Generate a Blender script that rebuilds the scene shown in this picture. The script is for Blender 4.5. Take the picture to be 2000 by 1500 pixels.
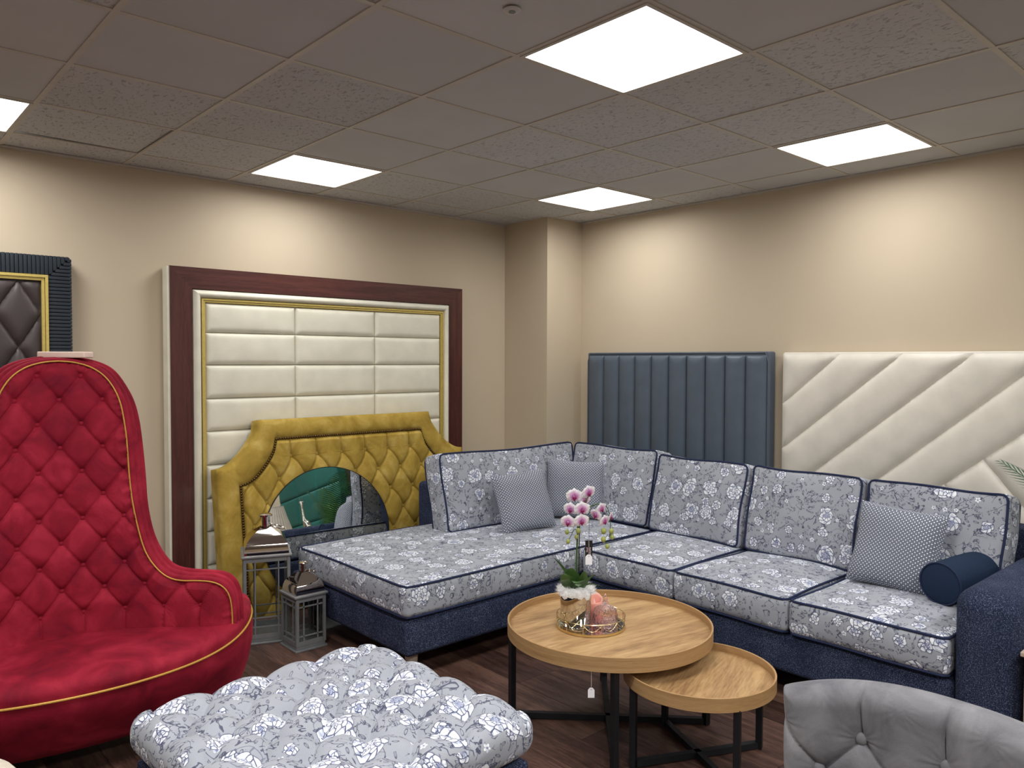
import bpy, bmesh, math, random
import numpy as np
from mathutils import Matrix, Vector, Euler
random.seed(7); rng = np.random.RandomState(5)
C = bpy.context.scene.collection
SC = bpy.context.scene
for o in list(bpy.data.objects): bpy.data.objects.remove(o)
PI = math.pi

# ------------------------------------------------------------------ camera, world, exposure, lamps
H = 1.55; CZ = 2.667; YB = 4.83; XR = 4.66
FPX = 1513.29; YAW, PITCH, ROLL = 0.837246, -0.0300699, 0.0030182
def cam_axes():
    cy, sy = math.cos(YAW), math.sin(YAW)
    F0 = np.array([cy, sy, 0]); R0 = np.array([sy, -cy, 0]); U0 = np.array([0, 0, 1.])
    F = F0*math.cos(PITCH) + U0*math.sin(PITCH); U = U0*math.cos(PITCH) - F0*math.sin(PITCH)
    return R0*math.cos(ROLL)+U*math.sin(ROLL), -R0*math.sin(ROLL)+U*math.cos(ROLL), F
RV, UV_, FV = cam_axes()
cd = bpy.data.cameras.new('camera'); cam = bpy.data.objects.new('camera', cd); C.objects.link(cam)
cd.sensor_width = 36; cd.lens = FPX/2000*36; cd.clip_start = .05
m = Matrix.Identity(4)
for i in range(3): m[i][0] = RV[i]; m[i][1] = UV_[i]; m[i][2] = -FV[i]
m[0][3], m[1][3], m[2][3] = 0, 0, H
cam.matrix_world = m; SC.camera = cam
w = bpy.data.worlds.new('world'); SC.world = w; w.use_nodes = True
w.node_tree.nodes['Background'].inputs[0].default_value = (.8, .8, .8, 1)
w.node_tree.nodes['Background'].inputs[1].default_value = .05
SC.view_settings.view_transform = 'Standard'; SC.view_settings.look = 'None'
SC.view_settings.gamma = 1; SC.view_settings.use_curve_mapping = False
SC.view_settings.exposure = 0.12
PANEL_POWER = 15.5; PANEL_SPREAD = math.radians(172); DIFFUSER = 3.2
LIGHT_COL = (1.0, .985, .96)

# ------------------------------------------------------------------ node helpers
def new_mat(name):
    mt = bpy.data.materials.new(name); mt.use_nodes = True
    nt = mt.node_tree; b = nt.nodes['Principled BSDF']
    return mt, nt, b
class G:
    def __init__(s, nt): s.nt = nt
    def n(s, t, **k):
        nd = s.nt.nodes.new(t)
        for a, v in k.items(): setattr(nd, a, v)
        return nd
    def put(s, sock, v):
        if isinstance(v, (int, float)): sock.default_value = v
        elif isinstance(v, tuple): sock.default_value = v if len(v) == len(sock.default_value) else tuple(v)+(1,)
        else: s.nt.links.new(v, sock)
    def m(s, op, a, b=None, c=None):
        nd = s.n('ShaderNodeMath', operation=op)
        s.put(nd.inputs[0], a)
        if b is not None: s.put(nd.inputs[1], b)
        if c is not None: s.put(nd.inputs[2], c)
        return nd.outputs[0]
    def v(s, op, a, b=None):
        nd = s.n('ShaderNodeVectorMath', operation=op); s.put(nd.inputs[0], a)
        if b is not None: s.put(nd.inputs[1], b)
        return nd.outputs[1] if op in ('LENGTH', 'DOT_PRODUCT') else nd.outputs[0]
    def sep(s, a):
        nd = s.n('ShaderNodeSeparateXYZ'); s.put(nd.inputs[0], a); return nd.outputs
    def comb(s, x, y, z=0.):
        nd = s.n('ShaderNodeCombineXYZ'); s.put(nd.inputs[0], x); s.put(nd.inputs[1], y); s.put(nd.inputs[2], z); return nd.outputs[0]
    def mix(s, f, a, b):
        nd = s.n('ShaderNodeMix', data_type='RGBA'); s.put(nd.inputs[0], f); s.put(nd.inputs[6], a); s.put(nd.inputs[7], b); return nd.outputs[2]
    def noise(s, vec, scale, detail=3., rough=.5, dist=0.):
        nd = s.n('ShaderNodeTexNoise'); s.put(nd.inputs['Vector'], vec)
        nd.inputs['Scale'].default_value = scale; nd.inputs['Detail'].default_value = detail
        nd.inputs['Roughness'].default_value = rough; nd.inputs['Distortion'].default_value = dist
        return nd.outputs
    def ramp(s, f, pts):
        nd = s.n('ShaderNodeValToRGB'); s.put(nd.inputs[0], f); cr = nd.color_ramp
        while len(cr.elements) < len(pts): cr.elements.new(.5)
        for e, (p, c) in zip(cr.elements, pts): e.position = p; e.color = tuple(c)+(1,) if len(c) == 3 else c
        return nd.outputs[0]
    def coord(s, k='Object'): return s.n('ShaderNodeTexCoord').outputs[k]
    def scale(s, vec, sx, sy, sz): return s.v('MULTIPLY', vec, (sx, sy, sz))
    def bump(s, b, h, strength=.3, dist=.01):
        nd = s.n('ShaderNodeBump'); nd.inputs['Strength'].default_value = strength; nd.inputs['Distance'].default_value = dist
        s.put(nd.inputs['Height'], h); s.nt.links.new(nd.outputs[0], b.inputs['Normal'])
def srgb(r, g, b):
    f = lambda c: (c/255/12.92) if c/255 <= .04045 else ((c/255+.055)/1.055)**2.4
    return (f(r), f(g), f(b))
def plain(name, col, rough=.5, metal=0., noise=0., nscale=20., bump=0., spec=.5, **kw):
    mt, nt, b = new_mat(name); g = G(nt)
    b.inputs['Roughness'].default_value = rough; b.inputs['Metallic'].default_value = metal
    b.inputs['Specular IOR Level'].default_value = spec
    nz = g.noise(g.coord(), nscale, 4.)[0]
    d = tuple(c*(1-noise) for c in col); l = tuple(min(1, c*(1+noise)) for c in col)
    nt.links.new(g.ramp(nz, [(.3, d), (.7, l)]), b.inputs['Base Color'])
    if bump: g.bump(b, nz, bump, .004)
    for k, v in kw.items():
        b.inputs[k].default_value = v if not isinstance(v, tuple) else v+(1,)
    return mt
def velvet(name, dark, mid, light, scale=7., sheen=.35):
    mt, nt, b = new_mat(name); g = G(nt)
    co = g.coord()
    nz = g.noise(co, scale, 5., .6, .6)[0]; fine = g.noise(co, 350., 2.)[0]
    f = g.m('ADD', nz, g.m('MULTIPLY', g.m('SUBTRACT', fine, .5), .10))
    nt.links.new(g.ramp(f, [(.30, dark), (.5, mid), (.72, light)]), b.inputs['Base Color'])
    b.inputs['Roughness'].default_value = .75; b.inputs['Specular IOR Level'].default_value = .15
    b.inputs['Sheen Weight'].default_value = sheen; b.inputs['Sheen Roughness'].default_value = .35
    b.inputs['Sheen Tint'].default_value = tuple(min(1, c*2.2+.05) for c in light)+(1,)
    g.bump(b, fine, .15, .001)
    return mt
def leather(name, col, rough=.42, var=.06):
    mt, nt, b = new_mat(name); g = G(nt); co = g.coord()
    vo = g.n('ShaderNodeTexVoronoi'); nt.links.new(co, vo.inputs[0]); vo.inputs['Scale'].default_value = 420
    nz = g.noise(co, 9., 3.)[0]
    nt.links.new(g.ramp(nz, [(.3, tuple(c*(1-var) for c in col)), (.7, tuple(min(1, c*(1+var)) for c in col))]), b.inputs['Base Color'])
    b.inputs['Roughness'].default_value = rough; b.inputs['Specular IOR Level'].default_value = .35
    g.bump(b, vo.outputs[0], .12, .001)
    return mt

# ------------------------------------------------------------------ materials
M = {}
def floral():
    mt, nt, b = new_mat('floral_fabric'); g = G(nt)
    uv0 = g.coord('UV')
    wob = g.noise(uv0, 30., 2.)[1]
    uv = g.v('ADD', uv0, g.v('MULTIPLY', g.v('SUBTRACT', wob, (.5, .5, .5)), (.008, .008, 0)))
    weave = g.noise(g.scale(uv0, 1, 1, 1), 700., 1.)[0]
    base = g.ramp(g.m('ADD', g.m('MULTIPLY', weave, .7), g.m('MULTIPLY', g.noise(uv0, 6., 2.)[0], .3)), [(.3, srgb(138, 142, 151)), (.7, srgb(172, 176, 184))])
    white, line = None, None
    navy = srgb(44, 52, 92); navd = srgb(52, 56, 82)
    def cellat(cell, off, rnd):
        vec = g.v('ADD', g.v('MULTIPLY', uv, (1/cell, 1/cell, 0)), (off, off*1.7, 0))
        vo = g.n('ShaderNodeTexVoronoi', voronoi_dimensions='2D'); nt.links.new(vec, vo.inputs['Vector'])
        vo.inputs['Scale'].default_value = 1; vo.inputs['Randomness'].default_value = rnd
        return g.sep(g.v('SUBTRACT', vec, vo.outputs['Position'])), g.sep(vo.outputs['Color'])
    def radius(loc, k): return g.m('MULTIPLY', g.m('POWER', g.m('ADD', g.m('POWER', loc[0], 2.), g.m('POWER', loc[1], 2.)), .5), k)
    def peony(cell, R, thr, ka, kr, off, lw):
        loc, cr = cellat(cell, off, .5)
        th = g.m('ARCTAN2', loc[1], loc[0]); sz = g.m('MULTIPLY_ADD', cr[2], .35, .78)
        r = g.m('DIVIDE', radius(loc, cell/R), sz); pres = g.m('GREATER_THAN', cr[1], thr)
        pv = g.comb(g.m('ADD', g.m('MULTIPLY', g.m('ADD', th, g.m('MULTIPLY', r, .9)), ka), g.m('MULTIPLY', cr[0], 50.)), g.m('MULTIPLY', r, kr))
        f1 = g.n('ShaderNodeTexVoronoi', voronoi_dimensions='2D'); de = g.n('ShaderNodeTexVoronoi', voronoi_dimensions='2D', feature='DISTANCE_TO_EDGE')
        for q in (f1, de): nt.links.new(pv, q.inputs['Vector']); q.inputs['Scale'].default_value = 1; q.inputs['Randomness'].default_value = .85
        pos = g.sep(f1.outputs['Position'])[1]; fill = g.m('MULTIPLY', g.m('MULTIPLY', g.m('LESS_THAN', pos, kr*.82), g.m('LESS_THAN', r, 1.15)), pres)
        near = g.m('MULTIPLY', g.m('LESS_THAN', r, 1.05), pres)
        lns = g.m('MULTIPLY', g.m('LESS_THAN', de.outputs[0], lw), g.m('MAXIMUM', fill, g.m('MULTIPLY', near, .55)))
        inner = g.m('MULTIPLY', g.m('MINIMUM', 1., g.m('MAXIMUM', 0., g.m('MULTIPLY', g.m('SUBTRACT', pos, g.m('MULTIPLY', r, kr)), 2.2))), .55)
        cc = g.m('MULTIPLY', g.m('LESS_THAN', r, g.m('MULTIPLY', cr[0], .42)), .7)
        return fill, lns, g.m('MULTIPLY', g.m('MAXIMUM', inner, cc), fill)
    def layer(cell, R, thr, pet, rings, off, lw):
        loc, cr = cellat(cell, off, .55)
        th = g.m('ADD', g.m('ARCTAN2', loc[1], loc[0]), g.m('MULTIPLY', cr[0], 6.28)); sz = g.m('MULTIPLY_ADD', cr[2], .35, .75)
        r = g.m('DIVIDE', radius(loc, cell/R), sz)
        edge = g.m('MULTIPLY_ADD', g.m('ABSOLUTE', g.m('SINE', g.m('MULTIPLY', th, pet/2))), .5, .5); pres = g.m('GREATER_THAN', cr[1], thr)
        fill = g.m('MULTIPLY', g.m('LESS_THAN', r, edge), pres)
        rad = g.m('MULTIPLY', g.m('LESS_THAN', g.m('ABSOLUTE', g.m('SINE', g.m('MULTIPLY', th, pet/2))), .3), fill)
        return fill, g.m('MULTIPLY', rad, .6), g.m('MULTIPLY', g.m('LESS_THAN', r, .3), fill)
    L1 = peony(.158, .056, .25, 1.35, 3.1, 3.1, .075)
    L2 = peony(.098, .029, .52, 1.0, 2.2, 9.4, .10)
    L3 = layer(.060, .012, .80, 5, 1.4, 1.7, .24)
    # stems: thin contour lines of stretched noise
    def contour(sc, lev, wd, off):
        nz = g.noise(g.v('ADD', uv0, (off, off, 0)), sc, 2.5, .55, 1.2)[0]
        return g.m('LESS_THAN', g.m('ABSOLUTE', g.m('SUBTRACT', nz, lev)), wd)
    msk = g.m('GREATER_THAN', g.noise(g.v('ADD', uv0, (7, 3, 0)), 18., 2.)[0], .47)
    st = g.m('MULTIPLY', g.m('MAXIMUM', contour(9., .5, .0105, 0.), contour(15., .56, .011, 5.)), msk)
    # leaves: narrow ellipses with outline
    cell = .036
    vec = g.v('MULTIPLY', uv, (1/cell, 1/cell, 0))
    vo = g.n('ShaderNodeTexVoronoi', voronoi_dimensions='2D'); nt.links.new(vec, vo.inputs['Vector']); vo.inputs['Scale'].default_value = 1
    lo = g.sep(g.v('SUBTRACT', vec, vo.outputs['Position'])); cr = g.sep(vo.outputs['Color'])
    an = g.m('MULTIPLY', cr[0], 6.28); ca, sa = g.m('COSINE', an), g.m('SINE', an)
    X = g.m('ADD', g.m('MULTIPLY', lo[0], ca), g.m('MULTIPLY', lo[1], sa)); Y = g.m('SUBTRACT', g.m('MULTIPLY', lo[1], ca), g.m('MULTIPLY', lo[0], sa))
    el = g.m('ADD', g.m('POWER', g.m('MULTIPLY', X, 3.2), 2.), g.m('POWER', g.m('MULTIPLY', Y, 8.), 2.))
    lf = g.m('MULTIPLY', g.m('LESS_THAN', g.m('ABSOLUTE', g.m('SUBTRACT', el, .8)), .33), g.m('GREATER_THAN', cr[1], .42))
    lf = g.m('MAXIMUM', lf, g.m('MULTIPLY', g.m('MULTIPLY', g.m('LESS_THAN', el, .9), g.m('LESS_THAN', g.m('ABSOLUTE', Y), .02)), g.m('GREATER_THAN', cr[1], .55)))
    col = g.mix(g.m('MULTIPLY', st, .8), base, navd)
    col = g.mix(g.m('MULTIPLY', lf, .75), col, navd)
    patch = g.noise(uv0, 55., 2.)[0]
    for fill, lns, core in (L3, L2, L1):
        wt = g.mix(g.m('MULTIPLY', core, .8), g.ramp(patch, [(.36, srgb(176, 182, 194)), (.5, srgb(232, 235, 240))]), srgb(96, 108, 160))
        col = g.mix(g.m('MULTIPLY', fill, .96), col, wt)
        col = g.mix(g.m('MULTIPLY', lns, .88), col, navy)
    nt.links.new(col, b.inputs['Base Color'])
    b.inputs['Roughness'].default_value = .85; b.inputs['Specular IOR Level'].default_value = .2
    b.inputs['Sheen Weight'].default_value = .08
    g.bump(b, weave, .2, .0008)
    return mt
M['floral'] = floral()
def dotted(name, dark, light, pitch):
    mt, nt, b = new_mat(name); g = G(nt)
    s = g.sep(g.coord('UV')); k = 1/pitch
    U = g.m('MULTIPLY', g.m('ADD', s[0], s[1]), k*.7071); V = g.m('MULTIPLY', g.m('SUBTRACT', s[0], s[1]), k*.7071)
    fu = g.m('ABSOLUTE', g.m('SUBTRACT', g.m('FRACT', U), .5)); fv = g.m('ABSOLUTE', g.m('SUBTRACT', g.m('FRACT', V), .5))
    d = g.m('MAXIMUM', fu, fv)
    sq = g.m('LESS_THAN', d, .235); ring = g.m('MULTIPLY', g.m('GREATER_THAN', d, .43), .38)
    c = g.mix(ring, dark, light); c = g.mix(sq, c, light)
    nt.links.new(c, b.inputs['Base Color']); b.inputs['Roughness'].default_value = .85; b.inputs['Specular IOR Level'].default_value = .2
    return mt
M['dots'] = dotted('dotted_fabric', srgb(52, 62, 84), srgb(214, 218, 224), .0130)
def melange(name, a, b_, c):
    mt, nt, b = new_mat(name); g = G(nt); co = g.coord()
    n1 = g.noise(g.v('MULTIPLY', co, (1, 1, 1)), 260., 3., .7)[0]; n2 = g.noise(co, 8., 2.)[0]
    f = g.m('ADD', n1, g.m('MULTIPLY', g.m('SUBTRACT', n2, .5), .12))
    nt.links.new(g.ramp(f, [(.38, a), (.54, b_), (.72, c)]), b.inputs['Base Color'])
    b.inputs['Roughness'].default_value = .9; b.inputs['Specular IOR Level'].default_value = .15
    g.bump(b, n1, .35, .0015); return mt
M['navy'] = melange('navy_melange_fabric', srgb(24, 30, 48), srgb(42, 50, 74), srgb(122, 130, 156))
M['navyplain'] = plain('navy_denim', srgb(32, 46, 68), .9, noise=.18, nscale=300, bump=.3, spec=.15)
M['piping'] = plain('navy_piping', srgb(38, 46, 74), .85, noise=.3, nscale=400, bump=.3, spec=.2)
M['red'] = velvet('red_velvet', srgb(104, 17, 35), srgb(138, 25, 45), srgb(168, 42, 62), 6., .25)
M['gold_v'] = velvet('mustard_velvet', srgb(140, 114, 46), srgb(168, 140, 62), srgb(194, 168, 94), 7., .25)
M['grey_v'] = velvet('grey_velvet', srgb(92, 92, 97), srgb(116, 116, 120), srgb(136, 136, 140), 9., .2)
M['cream'] = leather('cream_leatherette', srgb(222, 218, 200), .45)
M['white'] = leather('ivory_leatherette', srgb(218, 212, 200), .38)
M['blue'] = leather('slate_blue_leatherette', srgb(84, 94, 106), .42)
M['brownl'] = leather('dark_brown_leatherette', srgb(70, 62, 62), .45)
M['green'] = leather('green_leatherette', srgb(10, 92, 84), .5)
M['darkblue'] = plain('dark_navy_paint', srgb(26, 36, 46), .5, noise=.08)
M['gold'] = plain('gold_trim', srgb(206, 184, 104), .4, .35, noise=.08, nscale=60)
M['goldthread'] = plain('gold_thread', srgb(196, 150, 66), .5, .2, noise=.15, nscale=200)
M['brass'] = plain('polished_brass', srgb(222, 204, 156), .2, 1.)
M['chrome'] = plain('polished_chrome', srgb(206, 196, 190), .06, 1.)
M['champ'] = plain('champagne_chrome', srgb(206, 204, 200), .05, 1.)
M['mirror'] = plain('mirror_silver', srgb(226, 230, 230), .01, 1.)
M['black'] = plain('black_metal', srgb(26, 28, 32), .45, .3, noise=.1)
M['bronze'] = plain('antique_bronze', srgb(92, 70, 42), .3, .9)
M['lantern'] = plain('grey_painted_metal', srgb(128, 130, 132), .45, .35, noise=.08)
M['plastic'] = plain('white_plastic', srgb(205, 203, 200), .5)
M['whitebar'] = plain('white_grid_metal', srgb(196, 190, 180), .55, noise=.04)
M['paper'] = plain('paper_tag', srgb(238, 236, 240), .8)
M['blackcard'] = plain('black_card', srgb(20, 20, 24), .5)
M['pinkink'] = plain('pink_ink', srgb(214, 176, 186), .6)
M['string'] = plain('string', srgb(210, 204, 196), .9)
M['slab'] = plain('pale_pink_wood', srgb(222, 198, 184), .6, noise=.06, nscale=14)
M['candle'] = plain('pink_wax', srgb(240, 170, 156), .5, **{'Subsurface Weight': .3})
M['fluff'] = plain('white_fluff', srgb(238, 238, 238), .95)
M['palewood'] = plain('pale_wood', srgb(176, 160, 146), .6, noise=.12, nscale=12)
M['boucle'] = plain('cream_boucle', srgb(205, 196, 180), .95, noise=.08, nscale=90, bump=.8)
M['silver'] = plain('hammered_silver', srgb(200, 196, 188), .25, 1., noise=.2, nscale=60, bump=.5)
M['soil'] = plain('soil', srgb(50, 38, 28), .95, noise=.3, nscale=60, bump=.6)
M['potgrey'] = plain('grey_ceramic', srgb(120, 120, 118), .5)
M['leaf'] = plain('orchid_leaf', srgb(58, 86, 40), .4, noise=.2, nscale=30)
M['palm'] = plain('palm_leaf', srgb(74, 122, 58), .5, noise=.35, nscale=8)
M['palmdark'] = plain('palm_leaf_dark', srgb(36, 84, 60), .5, noise=.3, nscale=8)
M['bud'] = plain('orchid_bud', srgb(150, 158, 84), .5, noise=.15, nscale=80)
M['magenta'] = plain('orchid_lip', srgb(138, 14, 88), .5, noise=.2, nscale=200)
M['shade'] = plain('silk_shade', srgb(205, 197, 184), .5, noise=.05)
M['darkwood'] = plain('dark_leg', srgb(30, 24, 22), .5)
def glassm(name, col, rough=.0, ior=1.45, bumpv=0.):
    mt, nt, b = new_mat(name); g = G(nt)
    b.inputs['Transmission Weight'].default_value = 1.; b.inputs['Roughness'].default_value = rough; b.inputs['IOR'].default_value = ior
    b.inputs['Base Color'].default_value = col+(1,)
    if bumpv:
        vo = g.n('ShaderNodeTexVoronoi'); nt.links.new(g.coord(), vo.inputs[0]); vo.inputs['Scale'].default_value = 110
        g.bump(b, vo.outputs[0], bumpv, .004)
    return mt
M['pane'] = glassm('window_glass', (.93, .95, .95), 0., 1.08)
M['pinkglass'] = glassm('pink_glass', (1., .84, .84), .22, 1.25, 1.)
def petalm():
    mt, nt, b = new_mat('orchid_petal'); g = G(nt)
    r = g.v('LENGTH', g.coord())
    nz = g.noise(g.coord(), 260., 2.)[0]
    f = g.m('ADD', g.m('MULTIPLY', r, 40.), g.m('MULTIPLY', g.m('SUBTRACT', nz, .5), .35))
    nt.links.new(g.ramp(f, [(.12, srgb(186, 78, 160)), (.45, srgb(224, 168, 214)), (.72, srgb(246, 236, 244)), (1., srgb(250, 246, 246))]), b.inputs['Base Color'])
    b.inputs['Roughness'].default_value = .55; b.inputs['Subsurface Weight'].default_value = .15
    return mt
M['petal'] = petalm()
def woodm(name, cols, along=(1, 12, 12), scale=3., rough=.45, rand=0., knots=False):
    mt, nt, b = new_mat(name); g = G(nt); co = g.coord()
    oi = g.n('ShaderNodeObjectInfo').outputs['Random']
    co = g.v('ADD', co, g.comb(g.m('MULTIPLY', oi, 37.), g.m('MULTIPLY', oi, 91.), 0.))
    v = g.v('MULTIPLY', co, along)
    warp = g.noise(g.v('MULTIPLY', co, tuple(a*.35 for a in along)), scale, 2.)[1]
    v2 = g.v('ADD', v, g.v('MULTIPLY', g.v('SUBTRACT', warp, (.5, .5, .5)), (1.2, 1.2, 1.2)))
    n1 = g.noise(v2, scale, 6., .62, .3)[0]; n2 = g.noise(v, scale*9, 3., .6)[0]
    f = g.m('ADD', g.m('MULTIPLY', n1, .62), g.m('MULTIPLY', n2, .38))
    if rand: f = g.m('ADD', f, g.m('MULTIPLY', g.m('SUBTRACT', oi, .5), rand))
    nt.links.new(g.ramp(f, [(.30, cols[0]), (.46, cols[1]), (.56, cols[2]), (.72, cols[3])]), b.inputs['Base Color'])
    b.inputs['Roughness'].default_value = rough; b.inputs['Specular IOR Level'].default_value = .35
    g.bump(b, f, .12, .002); return mt
M['floorwood'] = woodm('walnut_floor', [srgb(38, 26, 23), srgb(70, 49, 43), srgb(92, 67, 58), srgb(122, 92, 78)], (11, 1, 11), 2.2, .42, .16)
M['oak'] = woodm('oak_veneer', [srgb(112, 82, 52), srgb(160, 126, 86), srgb(182, 148, 104), srgb(198, 166, 122)], (.6, 5.5, 5.5), 2.2, .45)
M['oakrim'] = woodm('oak_rim', [srgb(136, 104, 66), srgb(160, 126, 84), srgb(170, 136, 94), srgb(182, 150, 108)], (1, 1, 22), 3., .5)
M['mahog'] = woodm('mahogany_vertical', [srgb(52, 26, 24), srgb(72, 37, 33), srgb(84, 45, 40), srgb(98, 56, 48)], (16, 16, .8), 2.2, .4)
M['mahogh'] = woodm('mahogany_horizontal', [srgb(52, 26, 24), srgb(72, 37, 33), srgb(84, 45, 40), srgb(98, 56, 48)], (.8, 16, 16), 2.2, .4)
def wallm():
    mt, nt, b = new_mat('beige_wall_paint'); g = G(nt); co = g.coord()
    n = g.noise(co, 1.3, 3.)[0]; f = g.noise(co, 240., 2.)[0]
    nt.links.new(g.ramp(n, [(.3, srgb(196, 181, 157)), (.7, srgb(201, 186, 163))]), b.inputs['Base Color'])
    b.inputs['Roughness'].default_value = .7; b.inputs['Specular IOR Level'].default_value = .25
    g.bump(b, f, .12, .001); return mt
M['wall'] = wallm()
def tilem(name, fiss):
    mt, nt, b = new_mat(name); g = G(nt); co = g.coord()
    oi = g.n('ShaderNodeObjectInfo').outputs['Random']
    co = g.v('ADD', co, g.comb(g.m('MULTIPLY', oi, 13.), g.m('MULTIPLY', oi, 29.), 0.))
    base = g.ramp(g.m('ADD', g.m('MULTIPLY', g.noise(co, 3., 3.)[0], .5), g.m('MULTIPLY', oi, .5)), [(.2, srgb(192, 192, 192)), (.8, srgb(206, 206, 206))])
    if fiss:
        v = g.v('MULTIPLY', co, (1, .5, 1))
        n1 = g.noise(v, 70., 2.5, .6, .8)[0]
        pit = g.ramp(n1, [(.575, (0, 0, 0)), (.63, (1, 1, 1))])
        col = g.mix(g.m('MULTIPLY', pit, .45), base, srgb(116, 110, 104)); nt.links.new(col, b.inputs['Base Color'])
        g.bump(b, g.m('SUBTRACT', 1., pit), .5, .003)
    else:
        n1 = g.noise(co, 400., 2.)[0]; nt.links.new(base, b.inputs['Base Color']); g.bump(b, n1, .2, .001)
    b.inputs['Roughness'].default_value = .9; b.inputs['Specular IOR Level'].default_value = .1
    return mt
M['tilef'] = tilem('fissured_tile', True); M['tiles'] = tilem('smooth_tile', False)
def emis(name, col, st):
    mt, nt, b = new_mat(name); g = G(nt)
    nz = g.noise(g.coord(), 1.5, 2.)[0]
    nt.links.new(g.ramp(nz, [(.3, tuple(c*.97 for c in col)), (.7, col)]), b.inputs['Emission Color'])
    b.inputs['Emission Strength'].default_value = st; b.inputs['Base Color'].default_value = (.8, .8, .8, 1); return mt
M['diff'] = emis('light_diffuser', (.94, .97, 1.), DIFFUSER)
M['flame'] = plain('flame_tip', srgb(250, 226, 214), .4)
M['led'] = emis('sensor_led', (1, 1, 1), 1.5)

# ------------------------------------------------------------------ mesh builder
class MB:
    def __init__(s): s.V = []; s.F = []; s.n = 0
    def add(s, V, F):
        V = np.asarray(V, float).reshape(-1, 3); s.V.append(V)
        s.F += [tuple(int(i)+s.n for i in f) for f in F]; s.n += len(V); return s
    def grid(s, P, cu=False, cv=False, flip=False):
        P = np.asarray(P, float); a, b = P.shape[:2]; F = []
        for i in range(a if cu else a-1):
            i2 = (i+1) % a
            for j in range(b if cv else b-1):
                j2 = (j+1) % b
                f = (i*b+j, i2*b+j, i2*b+j2, i*b+j2); F.append(f[::-1] if flip else f)
        return s.add(P.reshape(-1, 3), F)
    def box(s, c, d, R=None):
        x, y, z = (q/2 for q in d)
        V = np.array([(i*x, j*y, k*z) for k in (-1, 1) for j in (-1, 1) for i in (-1, 1)], float)
        if R is not None: V = V @ np.array(R).T
        return s.add(V+np.array(c), [(0, 2, 3, 1), (4, 5, 7, 6), (0, 1, 5, 4), (2, 6, 7, 3), (0, 4, 6, 2), (1, 3, 7, 5)])
    def bar(s, a, b, w, h=None):
        a = np.array(a, float); b = np.array(b, float); h = h or w; d = b-a; L = np.linalg.norm(d); d /= L
        up = np.array([0, 0, 1.]) if abs(d[2]) < .9 else np.array([1., 0, 0])
        x = np.cross(up, d); x /= np.linalg.norm(x); u = np.cross(d, x)
        return s.box((a+b)/2, (w, L, h), np.stack([x, d, u], 1))
    def rbox(s, c, d, r, n=3, seg=(1, 1, 1), fn=None):
        h = np.array(d)/2.; r = min(r, h.min()*.999)
        cs = []
        for k in range(3):
            e = [-h[k]+r*(1-math.tan(PI/4*(1-i/n))) for i in range(n+1)]
            mid = list(np.linspace(-h[k]+r, h[k]-r, seg[k]+1))[1:-1]
            cs.append(np.array(e+mid+[-q for q in e[::-1]]))
        Vs = []; Fs = []; off = 0
        for k in range(3):
            a, b = (k+1) % 3, (k+2) % 3
            A, B = np.meshgrid(cs[a], cs[b], indexing='ij')
            for sg in (-1, 1):
                P = np.zeros(A.shape+(3,)); P[..., a] = A; P[..., b] = B; P[..., k] = sg*h[k]
                na, nb = A.shape; Vs.append(P.reshape(-1, 3))
                for i in range(na-1):
                    for j in range(nb-1):
                        f = (off+i*nb+j, off+(i+1)*nb+j, off+(i+1)*nb+j+1, off+i*nb+j+1)
                        Fs.append(f if sg > 0 else f[::-1])
                off += na*nb
        V = np.concatenate(Vs); core = np.clip(V, -(h-r), h-r); dd = V-core; L = np.linalg.norm(dd, axis=1, keepdims=True); L[L == 0] = 1
        V = core+dd/L*r
        _, idx, inv = np.unique(np.round(V, 6), axis=0, return_index=True, return_inverse=True)
        inv = inv.ravel(); V = V[idx]; F = []
        for f in Fs:
            g_ = []
            for i in f:
                q = int(inv[i])
                if q not in g_: g_.append(q)
            if len(g_) > 2: F.append(g_)
        if fn is not None: V = fn(V)
        return s.add(V+np.array(c), F)
    def tube(s, path, r, n=8, closed=False, cap=True):
        P = np.asarray(path, float); N = len(P)
        T = (np.roll(P, -1, 0)-np.roll(P, 1, 0)) if closed else np.gradient(P, axis=0)
        T /= np.maximum(np.linalg.norm(T, axis=1, keepdims=True), 1e-9)
        up = np.array([0, 0, 1.]) if abs(T[0][2]) < .9 else np.array([1., 0, 0])
        x = np.cross(T[0], up); x /= np.linalg.norm(x); rings = []
        rr = np.full(N, r) if np.isscalar(r) else np.asarray(r)
        for i in range(N):
            x = x-T[i]*(x@T[i]); x /= np.linalg.norm(x); y = np.cross(T[i], x)
            t = np.arange(n)/n*2*PI
            rings.append(P[i]+rr[i]*(np.cos(t)[:, None]*x+np.sin(t)[:, None]*y))
        b0 = s.n; s.grid(np.array(rings), closed, True, flip=True)
        if cap and not closed:
            s.F.append(tuple(b0+i for i in range(n))); s.F.append(tuple(b0+(N-1)*n+i for i in range(n))[::-1])
        return s
    def lathe(s, prof, n=32, c=(0, 0, 0), sx=1., sy=1., rf=None, cap=True):
        prof = np.array(prof, float); t = np.arange(n)/n*2*PI; P = np.zeros((len(prof), n, 3))
        for i, (r, z) in enumerate(prof):
            q = r if rf is None else r*rf(t, i/(len(prof)-1))
            P[i, :, 0] = c[0]+q*np.cos(t)*sx; P[i, :, 1] = c[1]+q*np.sin(t)*sy; P[i, :, 2] = c[2]+z
        b0 = s.n; s.grid(P, False, True, flip=True)
        if cap:
            s.F.append(tuple(b0+i for i in range(n))[::-1]); s.F.append(tuple(b0+(len(prof)-1)*n+i for i in range(n)))
        return s
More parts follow.
